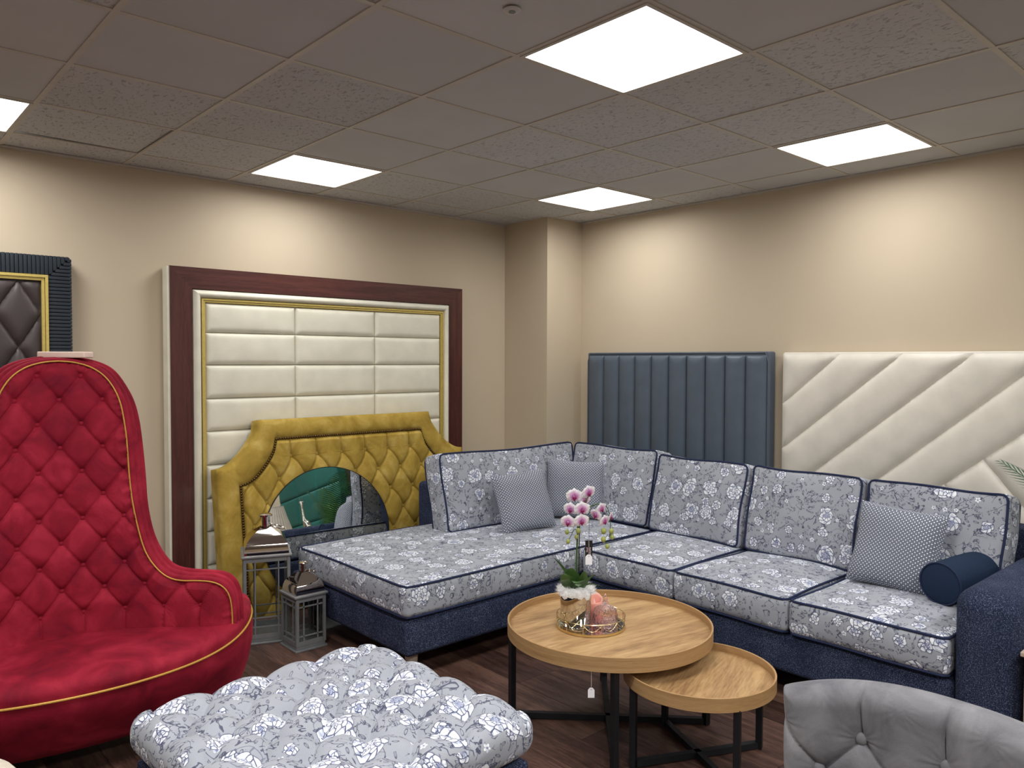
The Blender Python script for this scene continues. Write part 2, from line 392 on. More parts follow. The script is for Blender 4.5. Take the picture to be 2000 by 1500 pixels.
    def sphere(s, c, r, n=10, m_=7, R=None):
        r = np.array([r]*3 if np.isscalar(r) else r)
        th = np.linspace(.01, PI-.01, m_); ph = np.arange(n)/n*2*PI
        P = np.zeros((m_, n, 3)); P[..., 0] = np.sin(th)[:, None]*np.cos(ph); P[..., 1] = np.sin(th)[:, None]*np.sin(ph); P[..., 2] = np.cos(th)[:, None]
        P = P*r
        if R is not None: P = P @ np.array(R).T
        b0 = s.n; s.grid(P+np.array(c), False, True)
        s.F.append(tuple(b0+i for i in range(n))); s.F.append(tuple(b0+(m_-1)*n+i for i in range(n))[::-1]); return s
    def prism(s, poly, z0, z1):
        n = len(poly); V = [(x, y, z0) for x, y in poly]+[(x, y, z1) for x, y in poly]
        F = [tuple(range(n))[::-1], tuple(range(n, 2*n))]+[(i, (i+1) % n, n+(i+1) % n, n+i) for i in range(n)]
        return s.add(V, F)
    def build(s, name, mat, parent=None, smooth=True, world=False, uv=None, T=None):
        V = np.concatenate(s.V)
        if T is not None: V = V @ np.array(T.to_3x3()).T+np.array(T.translation)
        if world and parent is not None:
            Mi = PM[parent.name].inverted(); V = V @ np.array(Mi.to_3x3()).T+np.array(Mi.translation)
        me = bpy.data.meshes.new(name); me.from_pydata(V.tolist(), [], s.F); me.update()
        if smooth:
            me.shade_smooth()
            if smooth != 'all':
                me.set_sharp_from_angle(angle=math.radians(38))
        if uv is not None: boxuv(me, uv)
        me.materials.append(mat if not isinstance(mat, str) else M[mat])
        ob = bpy.data.objects.new(name, me); C.objects.link(ob)
        if parent is not None: ob.parent = parent
        PM[ob.name] = Matrix.Identity(4) if parent is None else PM.get(parent.name, Matrix.Identity(4))
        return ob
PM = {}
def boxuv(me, off):
    uvl = me.uv_layers.new(name='UVMap'); n = len(me.loops)
    vi = np.zeros(n, int); me.loops.foreach_get('vertex_index', vi)
    co = np.zeros(len(me.vertices)*3); me.vertices.foreach_get('co', co); co = co.reshape(-1, 3)
    pn = np.zeros(len(me.polygons)*3); me.polygons.foreach_get('normal', pn); pn = pn.reshape(-1, 3)
    lt = np.zeros(len(me.polygons), int); me.polygons.foreach_get('loop_total', lt)
    N = np.repeat(pn, lt, axis=0); P = co[vi]; ax = np.argmax(np.abs(N)*np.array([1, 1, 1.15]), axis=1)
    UVs = np.zeros((n, 2)); k = ax == 2; UVs[k] = P[k][:, :2]; k = ax == 0; UVs[k] = P[k][:, 1:]+.37; k = ax == 1; UVs[k] = P[k][:, [0, 2]]+.71
    UVs += np.array(off); uvl.data.foreach_set('uv', UVs.ravel())
def thing(name, label, cat, loc=(0, 0, 0), rot=(0, 0, 0), group=None):
    o = bpy.data.objects.new(name, None); C.objects.link(o); o.location = loc; o.rotation_euler = rot
    o.empty_display_size = .1; o['label'] = label; o['category'] = cat
    if group: o['group'] = group
    PM[o.name] = Matrix.Translation(loc) @ Euler(rot).to_matrix().to_4x4(); return o
def tag(o, label, cat, group=None):
    o['label'] = label; o['category'] = cat
    if group: o['group'] = group
    return o
def structure(o): o['kind'] = 'structure'; return o
def copy_tree(o, parent=None):
    c = o.copy(); C.objects.link(c)
    if parent: c.parent = parent
    for ch in o.children: copy_tree(ch, c)
    return c
def clip_poly_grid(poly, res):
    """fine grid clipped to a convex ccw polygon -> V2, F"""
    poly = np.array(poly, float); lo, hi = poly.min(0), poly.max(0)
    nx = max(2, int((hi[0]-lo[0])/res)+1); ny = max(2, int((hi[1]-lo[1])/res)+1)
    bm = bmesh.new()
    xs = np.linspace(lo[0], hi[0], nx+1); ys = np.linspace(lo[1], hi[1], ny+1)
    vs = [[bm.verts.new((x, y, 0)) for y in ys] for x in xs]
    for i in range(nx):
        for j in range(ny): bm.faces.new((vs[i][j], vs[i+1][j], vs[i+1][j+1], vs[i][j+1]))
    n = len(poly)
    for i in range(n):
        a, b = poly[i], poly[(i+1) % n]; d = b-a; no = Vector((d[1], -d[0], 0)).normalized()
        bmesh.ops.bisect_plane(bm, geom=bm.verts[:]+bm.edges[:]+bm.faces[:], dist=1e-6, plane_co=(a[0], a[1], 0), plane_no=no, clear_outer=True)
    bm.verts.index_update(); V = np.array([v.co[:2] for v in bm.verts]); F = [[v.index for v in f.verts] for f in bm.faces]; bm.free()
    return V, F
def pad_geo(poly, t, r, res, gap=.0):
    poly = np.array(poly, float); V, F = clip_poly_grid(poly, res)
    d = np.full(len(V), 1e9); n = len(poly)
    for i in range(n):
        a, b = poly[i], poly[(i+1) % n]; e = (b-a)/np.linalg.norm(b-a); nn = np.array([-e[1], e[0]]); d = np.minimum(d, (V-a)@nn)
    d = np.clip(d, 0, None); q = np.clip(d/r, 0, 1)
    h = t*np.power(1-(1-q)**2, .5)
    return V, F, h
def clip_half(poly, a, b, c):
    """keep a x + b y <= c"""
    out = []; n = len(poly)
    for i in range(n):
        p, q = poly[i], poly[(i+1) % n]; dp = a*p[0]+b*p[1]-c; dq = a*q[0]+b*q[1]-c
        if dp <= 0: out.append(p)
        if dp*dq < 0: t = dp/(dp-dq); out.append((p[0]+(q[0]-p[0])*t, p[1]+(q[1]-p[1])*t))
    return out
def area(poly): return .5*sum(poly[i][0]*poly[(i+1) % len(poly)][1]-poly[(i+1) % len(poly)][0]*poly[i][1] for i in range(len(poly)))
def pad(name, poly, t, r, res, mat, parent, basis):
    """poly in (a,b); basis: function (a,b,h)->xyz local to parent"""
    if area(poly) < 0: poly = poly[::-1]
    V, F, h = pad_geo(poly, t, r, res); mb = MB(); mb.add(basis(V[:, 0], V[:, 1], h), F)
    ob = mb.build(name, mat, parent, smooth='all'); return ob

# ------------------------------------------------------------------ room shell
X0, Y0 = -3.46, -5.07
GX, GY = 1.3406, 3.3307
structure(MB().box(((X0+XR)/2, YB+.05, CZ/2+.05), (XR-X0+.3, .1, CZ+.3)).build('wall_back', 'wall'))
structure(MB().box((XR+.05, (Y0+YB)/2, CZ/2+.05), (.1, YB-Y0, CZ+.3)).build('wall_right', 'wall'))
structure(MB().box((X0-.05, (Y0+YB)/2, CZ/2+.05), (.1, YB-Y0, CZ+.3)).build('wall_left', 'wall'))
structure(MB().box(((X0+XR)/2, Y0-.05, CZ/2+.05), (XR-X0+.3, .1, CZ+.3)).build('wall_front', 'wall'))
structure(MB().box((4.47, 4.58, CZ/2+.015), (.40, .50, CZ+.03)).build('wall_column', 'wall'))
floor = structure(MB().box(((X0+XR)/2, (Y0+YB)/2, -.03), (XR-X0+.2, YB-Y0+.2, .04)).build('floor', 'darkwood'))
PW, PL = .186, 1.22
pm = None; stuff = MB(); k = 0; x = X0
while x < XR:
    off = (k*.43+.21*((k*7) % 3)) % PL; y = Y0-off
    while y < YB:
        cx, cy_ = x+PW/2, y+PL/2
        vis = cx > -.2 and cy_ > .2 and math.hypot(cx, cy_) > .6
        y1, y2 = max(y, Y0), min(y+PL, YB); x2 = min(x+PW, XR+.05)
        if y2-y1 > .02:
            if vis and y1 == y and y2 == y+PL:
                if pm is None:
                    o = MB().box((0, 0, -.006), (PW-.0016, PL-.0016, .012)).build('floor_plank', 'floorwood', floor); pm = o.data
                else:
                    o = bpy.data.objects.new('floor_plank', pm); C.objects.link(o); o.parent = floor
                o.location = (cx, cy_, random.uniform(-.0004, .0004))
            elif vis:
                o = MB().box((0, 0, -.006), (PW-.0016, y2-y1-.0016, .012)).build('floor_plank', 'floorwood', floor); o.location = (cx, (y1+y2)/2, 0)
            else: stuff.box(((x+x2)/2, (y1+y2)/2, -.006), (x2-x-.0016, y2-y1-.0016, .012))
        y += PL
    x += PW; k += 1
so = stuff.build('distant_floor_planks', 'floorwood', floor); so['kind'] = 'stuff'

ceil = structure(MB().box(((X0+XR)/2, (Y0+YB)/2, CZ+.09), (XR-X0+.2, YB-Y0+.2, .04)).build('ceiling', 'whitebar'))
lights = {(1, -3), (4, -3), (1, 1), (4, 0), (-2, 1), (-2, -7), (1, -7), (4, -7), (-2, -11), (1, -11), (4, -11), (-6, -7), (-6, -2), (-6, -11), (-2, -3)}
smooth_t = {(-1, -1), (-1, -2), (0, -2), (1, -2), (1, -1), (1, -4), (0, -4), (2, 0), (4, -1), (4, -2), (3, -4), (4, -4), (5, -4), (2, -5), (1, 0), (-2, 0), (-2, -1), (5, -2), (5, -3), (3, 0), (0, -3)}
ix0, ix1 = -8, 5; iy0, iy1 = -14, 2
tm = {}
for i in range(ix0, ix1+1):
    for j in range(iy0, iy1+1):
        xa, xb = max(GX+.6*i, X0), min(GX+.6*(i+1), XR); ya, yb = max(GY+.6*j, Y0), min(GY+.6*(j+1), YB)
        if xb-xa < .03 or yb-ya < .03 or (i, j) in lights: continue
        sm = (i, j) in smooth_t or (j < -4 and (i+j) % 3 == 0)
        key = (round(xb-xa, 3), round(yb-ya, 3), sm)
        if key not in tm:
            o = MB().box((0, 0, .008), (xb-xa-.008, yb-ya-.008, .016)).build('ceiling_tile', 'tiles' if sm else 'tilef', ceil); tm[key] = o.data
        else: o = bpy.data.objects.new('ceiling_tile', tm[key]); C.objects.link(o); o.parent = ceil
        o.location = ((xa+xb)/2, (ya+yb)/2, CZ+.004)
        if (i, j) == (-1, 1): o.rotation_euler = (math.radians(-.5), math.radians(.4), math.radians(.8)); o.location.x -= .006; o.location.y -= .012; o.location.z += .008
        else: o.rotation_euler = (math.radians(random.uniform(-.12, .12)), math.radians(random.uniform(-.12, .12)), 0)
for i in range(ix0, ix1+1):
    xx = GX+.6*i
    if X0 < xx < XR: MB().box((xx, (Y0+YB)/2, CZ+.003), (.022, YB-Y0, .006)).build('grid_bar', 'whitebar', ceil)
for j in range(iy0, iy1+1):
    yy = GY+.6*j
    if Y0 < yy < YB: MB().box(((X0+XR)/2, yy, CZ+.0035), (XR-X0, .022, .006)).build('grid_bar', 'whitebar', ceil)
structure(MB().box(((X0+XR)/2, YB-.008, CZ-.004), (XR-X0, .016, .012)).build('trim_1', 'whitebar'))
structure(MB().box((XR-.008, (Y0+YB)/2, CZ-.004), (.016, YB-Y0, .012)).build('trim_2', 'whitebar'))
labels = {(1, -3): 'largest square light panel in the ceiling, top centre', (4, -3): 'square ceiling light panel nearest the right wall', (1, 1): 'square ceiling light panel above the mahogany framed headboard',
          (4, 0): 'square ceiling light panel in front of the corner column', (-2, 1): 'square ceiling light panel cut off at the left edge'}
for (i, j) in sorted(lights):
    cx, cy_ = GX+.6*i+.3, GY+.6*j+.3
    out = (i, j) not in labels
    t = thing('ceiling_light', labels.get((i, j), 'square ceiling light panel outside the picture, behind the viewer'), 'ceiling light', (cx, cy_, CZ), group='square ceiling light panels in view' if not out else 'ceiling light panels behind the viewer')
    fr = MB()
    for sx in (-1, 1): fr.box((sx*.286, 0, .002), (.014, .586, .01)); fr.box((0, sx*.286, .002), (.558, .014, .01))
    fr.build('frame', 'whitebar', t)
    MB().box((0, 0, .008), (.562, .562, .008)).build('diffuser', 'diff', t)
    ld = bpy.data.lights.new('panel_lamp', 'AREA'); ld.shape = 'SQUARE'; ld.size = .55; ld.energy = PANEL_POWER*(2.1 if (i, j) in ((-2, -3), (1, -7), (-2, -7)) else 1.25 if out else {(1, -3): .85, (-2, 1): .8}.get((i, j), .58)); ld.color = LIGHT_COL; ld.spread = PANEL_SPREAD
    lo = bpy.data.objects.new('panel_lamp', ld); C.objects.link(lo); lo.parent = t; lo.location = (0, 0, .0025)
t = thing('ceiling_sensor', 'small round white ceiling sensor with bright dots', 'sensor', (1.67, 1.858, CZ))
MB().lathe([(.026, 0), (.029, -.003), (.024, -.007), (.014, -.008), (.001, -.008)], 28, cap=False).build('housing', 'plastic', t)
MB().lathe([(.012, -.0082), (.011, -.010), (.001, -.0105)], 20, cap=False).build('lens', 'lantern', t)
for a in (0.3, 1.6, 3.0): MB().sphere((.012*math.cos(a), .012*math.sin(a), -.0095), .0018, 8, 5).build('dot', 'plastic', t)

# ------------------------------------------------------------------ headboards on back wall
def gridpad(mb, x0, x1, z0, z1, t, r, n=18):
    """rectangular puffy pad, nonuniform grid, facing -y at y=0"""
    def axis(a, b):
        r_ = min(r, (b-a)/2); e = [a+r_*(1-math.cos(PI/2*i/5)) for i in range(6)]; mid = list(np.linspace(a+r_, b-r_, n))[1:-1]
        return np.array(e+mid+[a+b-q for q in e[::-1]])
    X, Z = np.meshgrid(axis(x0, x1), axis(z0, z1), indexing='ij')
    d = np.minimum(np.minimum(X-x0, x1-X), np.minimum(Z-z0, z1-Z)); q = np.clip(d/r, 0, 1)
    h = t*np.sqrt(np.clip(1-(1-q)**2, 0, 1)); h += .006*np.sin((X-x0)/(x1-x0)*PI)*np.sin((Z-z0)/(z1-z0)*PI)
    mb.grid(np.stack([X, -h, Z], -1)); return mb
def strip_frame(name, mat, parent, xa, xb, zb, zt, wd, y0, y1, matv=None, round_=False):
    """left, top, right mitred members of a frame, outer xa..xb, top zt, width wd, y0(front)..y1(back)"""
    yb = y1
    def member(poly, m_):
        mb = MB(); n = 4; P = poly
        if round_:
            # rounded bolster: sections between outer and inner edges
            rows = []
            for s_ in np.linspace(0, 1, 9):
                a = np.array(P[0])*(1-s_)+np.array(P[3])*s_; b = np.array(P[1])*(1-s_)+np.array(P[2])*s_
                y = y1+(y0-y1)*math.sqrt(max(0, 1-(2*s_-1)**2))
                rows.append([(a[0], y, a[1]), (b[0], y, b[1])])
            mb.grid(np.array(rows))
        else:
            V = [(p[0], y0, p[1]) for p in P]+[(p[0], yb, p[1]) for p in P]
            mb.add(V, [(0, 1, 2, 3), (7, 6, 5, 4)]+[(i, 4+i, 4+(i+1) % 4, (i+1) % 4) for i in range(4)])
        o = mb.build(name, m_, parent); return o
    member([(xa, zb), (xa, zt), (xa+wd, zt-wd), (xa+wd, zb)], matv or mat)
    member([(xa, zt), (xb, zt), (xb-wd, zt-wd), (xa+wd, zt-wd)], mat)
    member([(xb, zt), (xb, zb), (xb-wd, zb), (xb-wd, zt-wd)], matv or mat)
t = thing('framed_headboard', 'tall cream padded headboard in a mahogany wood frame against the back wall', 'headboard', (2.65, 4.73, 0))
ox = 2.65
strip_frame('frame_member', M['mahogh'], t, 1.56-ox, 3.742-ox, 0.0, 2.103, .128, 0, .085, M['mahog'])
strip_frame('padded_border', M['cream'], t, 1.688-ox, 3.614-ox, 0.0, 1.975, .055, -.02, .03, round_=True)
strip_frame('gold_strip', M['gold'], t, 1.743-ox, 3.559-ox, 0.0, 1.92, .010, -.004, .03)
strip_frame('gold_strip', M['gold'], t, 1.755-ox, 3.547-ox, 0.0, 1.908, .010, .002, .03)
MB().box((0, .05, 1.0), (1.85, .05, 1.98)).build('backing_board', 'cream', t)
MB().box((1.553-ox, .045, 1.05), (.014, .08, 2.1)).build('side_edge', 'cream', t)
xs = [1.767, 2.355, 2.962, 3.536]; zt = 1.896; zs = [1.896, 1.716, 1.518, 1.312, 1.112, .905, .70, .497, .29, .085]
for a, b in zip(xs[:-1], xs[1:]):
    for c_, d_ in zip(zs[:-1], zs[1:]):
        o = gridpad(MB(), a-ox+.001, b-ox-.001, d_+.001, c_-.001, .022, .034, 12).build('pad', 'cream', t, smooth='all'); o.location = (0, .022, 0)

t = thing('dark_headboard', 'dark brown diamond quilted headboard with ribbed navy frame at the left edge', 'headboard', (0, 4.75, 0))
MB().box((0, .03, 1.05), (2.09, .05, 2.1)).build('backing_board', 'darkblue', t)
xo = 1.05; xi = .936; zo = 2.103; zi = 1.998
for sd in (-1, 1):
    z = zo-.02
    n_ = 0
    while z > .35:
        # horizontal ribs on the sides, mitred at the top corner
        xin = max(xi+.002, xo-(zo-z)) if z > zi else xi+.002
        MB().rbox((sd*(xin+xo)/2, -.002, z), (xo-xin, .018, .0175), .003, 2).build('rib', 'darkblue', t); z -= .0195; n_ += 1
x = -xo+.012
while x < xo:
    zl = zi+.002 if abs(x) < xi else zo-(xo-abs(x))
    if zo-zl > .012: MB().rbox((x, -.002, (zl+zo)/2), (.0175, .018, zo-zl), .003, 2).build('rib', 'darkblue', t)
    x += .0195
strip_frame('gold_trim', M['gold'], t, -xi, xi, .2, zi, .014, -.022, .01)
strip_frame('gold_trim', M['gold'], t, -xi+.016, xi-.016, .2, zi-.016, .014, -.014, .01)
px_, pz_ = .212, .350
xl, zl = xi-.032, zi-.032
for i in range(-10, 11):
    for j in range(-12, 2):
        if (i+j) % 2: continue
        cx, cz = .80+(i-6)*px_/2+.0, 1.616+(j)*pz_/2+pz_/2
        poly = [(cx, cz-pz_/2), (cx+px_/2, cz), (cx, cz+pz_/2), (cx-px_/2, cz)]
        for (a, b, c_) in ((1, 0, xl), (-1, 0, xl), (0, 1, zl), (0, -1, -.5)):
            if len(poly) > 2: poly = clip_half(poly, a, b, c_)
        if len(poly) < 3 or abs(area(poly)) < .002: continue
        pad('pad', poly, .024, .06, .022, M['brownl'], t, lambda a, b, h: np.stack([a, -h+.004, b], -1))

# ------------------------------------------------------------------ gold (mustard) headboard and mirror
TILT = math.radians(8)
def tuft(s_, z_, p, q, D, lo=None, hi=None, cw=.012, bw=.03, wt=(.30, .34, .36)):
    """height of buttoned upholstery; s_,z_ relative to an A button; pitch p, row step q"""
    a = s_/p+z_/(2*q); b = s_/p-z_/(2*q)
    da = np.abs(a-np.round(a))*p*.75; db = np.abs(b-np.round(b))*p*.75
    ra = np.round(a); rb = np.round(b); bs = p*(ra+rb)/2; bz = q*(ra-rb); dist = np.hypot(s_-bs, z_-bz)
    hc = (1-np.exp(-da/cw))*(1-np.exp(-db/cw)); pf = np.abs(np.sin(PI*a)*np.sin(PI*b))**.5
    gat = .0016*np.sin(15*np.arctan2(z_-bz, s_-bs))*np.exp(-dist/.022)*(1-np.exp(-dist/.008))
    for lim, sg in ((lo, -1), (hi, 1)):
        if lim is not None:
            zl, ph = lim; msk = (z_-zl)*sg > 0
            dv = np.abs((s_-ph)/p-np.round((s_-ph)/p))*p
            hv = 1-np.exp(-dv/cw); pv = np.abs(np.sin(PI*(s_-ph)/p))**.6; far = np.clip(np.abs(z_-zl)/(q*.9), 0, 1)
            bd = np.hypot(dv, z_-zl)
            hc = np.where(msk, hv, hc); pf = np.where(msk, pv*(1-.3*far)+.3*far, pf); dist = np.where(msk, bd, dist)
    return D*(wt[0]*hc+wt[1]*pf+wt[2]*(1-np.exp(-(dist/bw)**1.2)))+gat
t = thing('gold_headboard', 'mustard gold velvet button-tufted headboard with curved shoulders leaning in the corner', 'headboard', (2.69, 4.44, 0), (-TILT, 0, 0))
def smoothcurve(n=14):
    pts = [(-.926, 0), (-.926, .909)]
    # concave shoulder curve up to the top corner
    for k in range(1, n): a = k/n; x_ = -.926+(.926-.664)*a**.75; z_ = .909+(1.12-.909)*(a**1.5); pts.append((x_, z_))
    pts += [(-.664, 1.12), (-.650, 1.191)]
    return pts
L_out = smoothcurve(); out = L_out+[(-x_, z_) for x_, z_ in L_out[::-1]]
L_in = [(-.792, 0), (-.792, .80)]
for k in range(1, 14): a = k/14; L_in.append((-.792+(.792-.565)*a**.8, .80+(.995-.80)*a**1.5))
L_in += [(-.565, 1.0), (-.547, 1.066)]
inn = L_in+[(-x_, z_) for x_, z_ in L_in[::-1]]
def resample(p, n, corners=True):
    p = np.array(p); d = np.r_[0, np.cumsum(np.linalg.norm(np.diff(p, axis=0), axis=1))]; q = np.linspace(0, d[-1], n)
    return np.stack([np.interp(q, d, p[:, k]) for k in range(p.shape[1])], 1)
# matched segments: outer and inner lists have the same count -> band sections
O = np.array(out); I = np.array(inn); Od = []; Id = []
for k in range(len(O)-1):
    seg = max(2, int(np.linalg.norm(O[k+1]-O[k])/.03))
    for q in range(seg): f = q/seg; Od.append(O[k]*(1-f)+O[k+1]*f); Id.append(I[k]*(1-f)+I[k+1]*f)
Od.append(O[-1]); Id.append(I[-1]); Od = np.array(Od); Id = np.array(Id)
rows = []
for s_, hh in [(0, .0), (0, -.10)][::-1]+[(s__, None) for s__ in np.linspace(0, 1, 11)]:
    if hh == -.10: rows.append(np.c_[Od[:, 0], np.full(len(Od), .10), Od[:, 1]]); continue
    if hh == 0: rows.append(np.c_[Od[:, 0], np.full(len(Od), .02), Od[:, 1]]); continue
    P = Od*(1-s_)+Id*s_; h = -.026*math.sqrt(max(0, 1-(2*s_-1)**2))+.012-.008*s_
    rows.append(np.c_[P[:, 0], np.full(len(P), h), P[:, 1]])
MB().grid(np.array(rows)).build('padded_border', 'gold_v', t, smooth='all')
def ztop_in(x_):
    xx = np.array([p[0] for p in inn if p[1] >= .8]); zz = np.array([p[1] for p in inn if p[1] >= .8]); o = np.argsort(xx, kind='stable')
    return np.interp(x_, xx[o], zz[o])
nx, nz = 460, 320
xs_ = np.linspace(-.79, .79, nx); X = np.repeat(xs_[:, None], nz, 1); Zt = ztop_in(xs_)[:, None]; Z = np.linspace(0, 1, nz)[None, :]*Zt
h = tuft(X-.09+.009*np.sin(PI*(Z-.955)/.138), Z-.955, .18, .138, .050, hi=(0., 0.), cw=.004, bw=.028, wt=(.36, .20, .44))
edge = np.clip(np.minimum((Zt-Z), .79-np.abs(X))/.03, 0, 1); h = h*np.sqrt(edge)
MB().grid(np.stack([X, .022-h, Z], -1)).build('tufted_panel', 'gold_v', t, smooth='all')
MB().box((0, .07, .43), (1.8, .05, .86)).build('backing_board', 'black', t)
bmsh = None
for r_ in range(0, 7):
    for c_ in range(-5, 6):
        x_ = (.09 if r_ % 2 == 0 else 0)+.18*c_; z_ = .955-.138*r_
        if abs(x_) > .73 or z_ > float(ztop_in(np.array([x_]))[0])-.05 or z_ < .05: continue
        if bmsh is None: o = MB().sphere((0, 0, 0), (.0135, .009, .0135), 12, 7).build('button', 'gold_v', t); bmsh = o.data
        else: o = bpy.data.objects.new('button', bmsh); C.objects.link(o); o.parent = t
        o.location = (x_, .009, z_)
# nailhead trim
path = resample(inn, int(3.6/.0165)); smsh = None
for k, (x_, z_) in enumerate(path):
    if k % 1: continue
    if smsh is None: o = MB().sphere((0, 0, 0), (.0082, .006, .0082), 10, 6).build('stud', 'bronze', t); smsh = o.data
    else: o = bpy.data.objects.new('stud', smsh); C.objects.link(o); o.parent = t
    o.location = (x_, -.012, z_)
# mirror
t = thing('round_mirror', 'round frameless mirror leaning on the mustard headboard behind the chaise', 'mirror', (2.435, 4.385, .005), (-TILT, 0, math.radians(-3.4)))
MB().lathe([(.428, -.003), (.428, .0)], 96).build('mirror_glass', 'mirror', t, T=Matrix.Translation((0, 0, .433)) @ Matrix.Rotation(PI/2, 4, 'X'))
MB().lathe([(.4325, -.010), (.4325, .0002), (.4285, .0002), (.4285, -.010)], 96, cap=False).build('edge_band', 'black', t, T=Matrix.Translation((0, 0, .433)) @ Matrix.Rotation(PI/2, 4, 'X'))
MB().lathe([(.43, -.012), (.43, -.009)], 64).build('backing', 'black', t, T=Matrix.Translation((0, -.0, .433)) @ Matrix.Rotation(PI/2, 4, 'X') @ Matrix.Translation((0, 0, -.001)))

# ------------------------------------------------------------------ headboards on right wall (local: X -> -world y, face toward -x)
t = thing('channel_headboard', 'slate blue channel-padded headboard against the right wall', 'headboard', (4.575, 3.385, 0), (0, 0, -PI/2))
# local x = -world y ; local y = world x
ya = [4.165, 3.868, 3.583, 3.33, 3.07, 2.84, 2.615]
seams_px = [0, .0745, .152, .233, .318, .403, .494, .588, .690, .795, 1.0]
wl = 1.545
seamx = [-.772+wl*k/10 for k in range(11)]
for a, b in zip(seamx[:-1], seamx[1:]): gridpad(MB(), a+.001, b-.001, .05, 1.592, .03, .06, 10).build('channel', 'blue', t, smooth='all')
MB().rbox((0, .035, .81), (1.58, .075, 1.61), .012, 3).build('frame_board', 'blue', t)
pth = [(-.782, -.004, .02), (-.782, -.004, 1.607), (.782, -.004, 1.607), (.782, -.004, .02)]
MB().tube(resample(pth, 60), .006, 8).build('welt', 'blue', t)
t = thing('striped_headboard', 'ivory headboard with diagonal padded stripes against the right wall', 'headboard', (4.585, 1.43, 0), (0, 0, -PI/2))
ox_ = 1.43
def loc(y_): return ox_-y_      # world y -> local x
rect = [(loc(2.512), .05), (loc(.348), .05), (loc(.348), 1.597), (loc(2.512), 1.597)]
MB().rbox((0, .035, .805), (2.17, .06, 1.605), .012, 3).build('frame_board', 'white', t)
Ls = [((2.133, 1.606), (2.512, 1.28)), ((1.769, 1.607), (2.515, .993)), ((1.409, 1.605), (2.27, .89)), ((1.181, 1.492), (1.881, .891)), ((1.175, 1.193), (1.554, .88))]
prev = None; basisf = lambda a, b, h: np.stack([a, .004-h, b], -1)
halfs = []
for (p, q) in Ls:
    a = np.array([loc(p[0]), p[1]]); b = np.array([loc(q[0]), q[1]]); d = a-b; n_ = np.array([d[1], -d[0]]); n_ /= np.linalg.norm(n_)  # pointing down-right
    halfs.append((n_, n_@a))
for k in range(6):
    poly = list(rect)
    if k > 0: n_, c_ = halfs[k-1]; poly = clip_half(poly, -n_[0], -n_[1], -c_)
    if k < 5:
        n_, c_ = halfs[k]; poly = clip_half(poly, n_[0], n_[1], c_)
        if len(poly) > 2: pad('stripe', poly, .028, .10, .022, M['white'], t, basisf)
    else:
        e = np.array([halfs[4][0][1]*-1, halfs[4][0][0]]); e = np.array([-halfs[4][0][1], halfs[4][0][0]])
        base_s = e@np.array([loc(1.367), 1.038]); sp = .245
        for q in range(-12, 13):
            pl = clip_half(poly, e[0], e[1], base_s+sp*(q+1))
            if len(pl) > 2: pl = clip_half(pl, -e[0], -e[1], -(base_s+sp*q))
            if len(pl) > 2 and abs(area(pl)) > .003: pad('stripe', pl, .022, .07, .025, M['white'], t, basisf)
t = thing('green_headboard', 'green square-padded headboard seen in the round mirror', 'headboard', (4.47, -1.42, 0), (0, 0, -PI/2))
MB().rbox((0, .06, .85), (2.4, .10, 1.70), .015, 3).build('frame_board', 'green', t)
for a in range(3):
    for b in range(4): gridpad(MB(), -1.2+a*.8+.001, -.4+a*.8-.001, .05+b*.41, .05+(b+1)*.41-.002, .025, .05, 8).build('pad', 'green', t, smooth='all').location = (0, .012, 0)

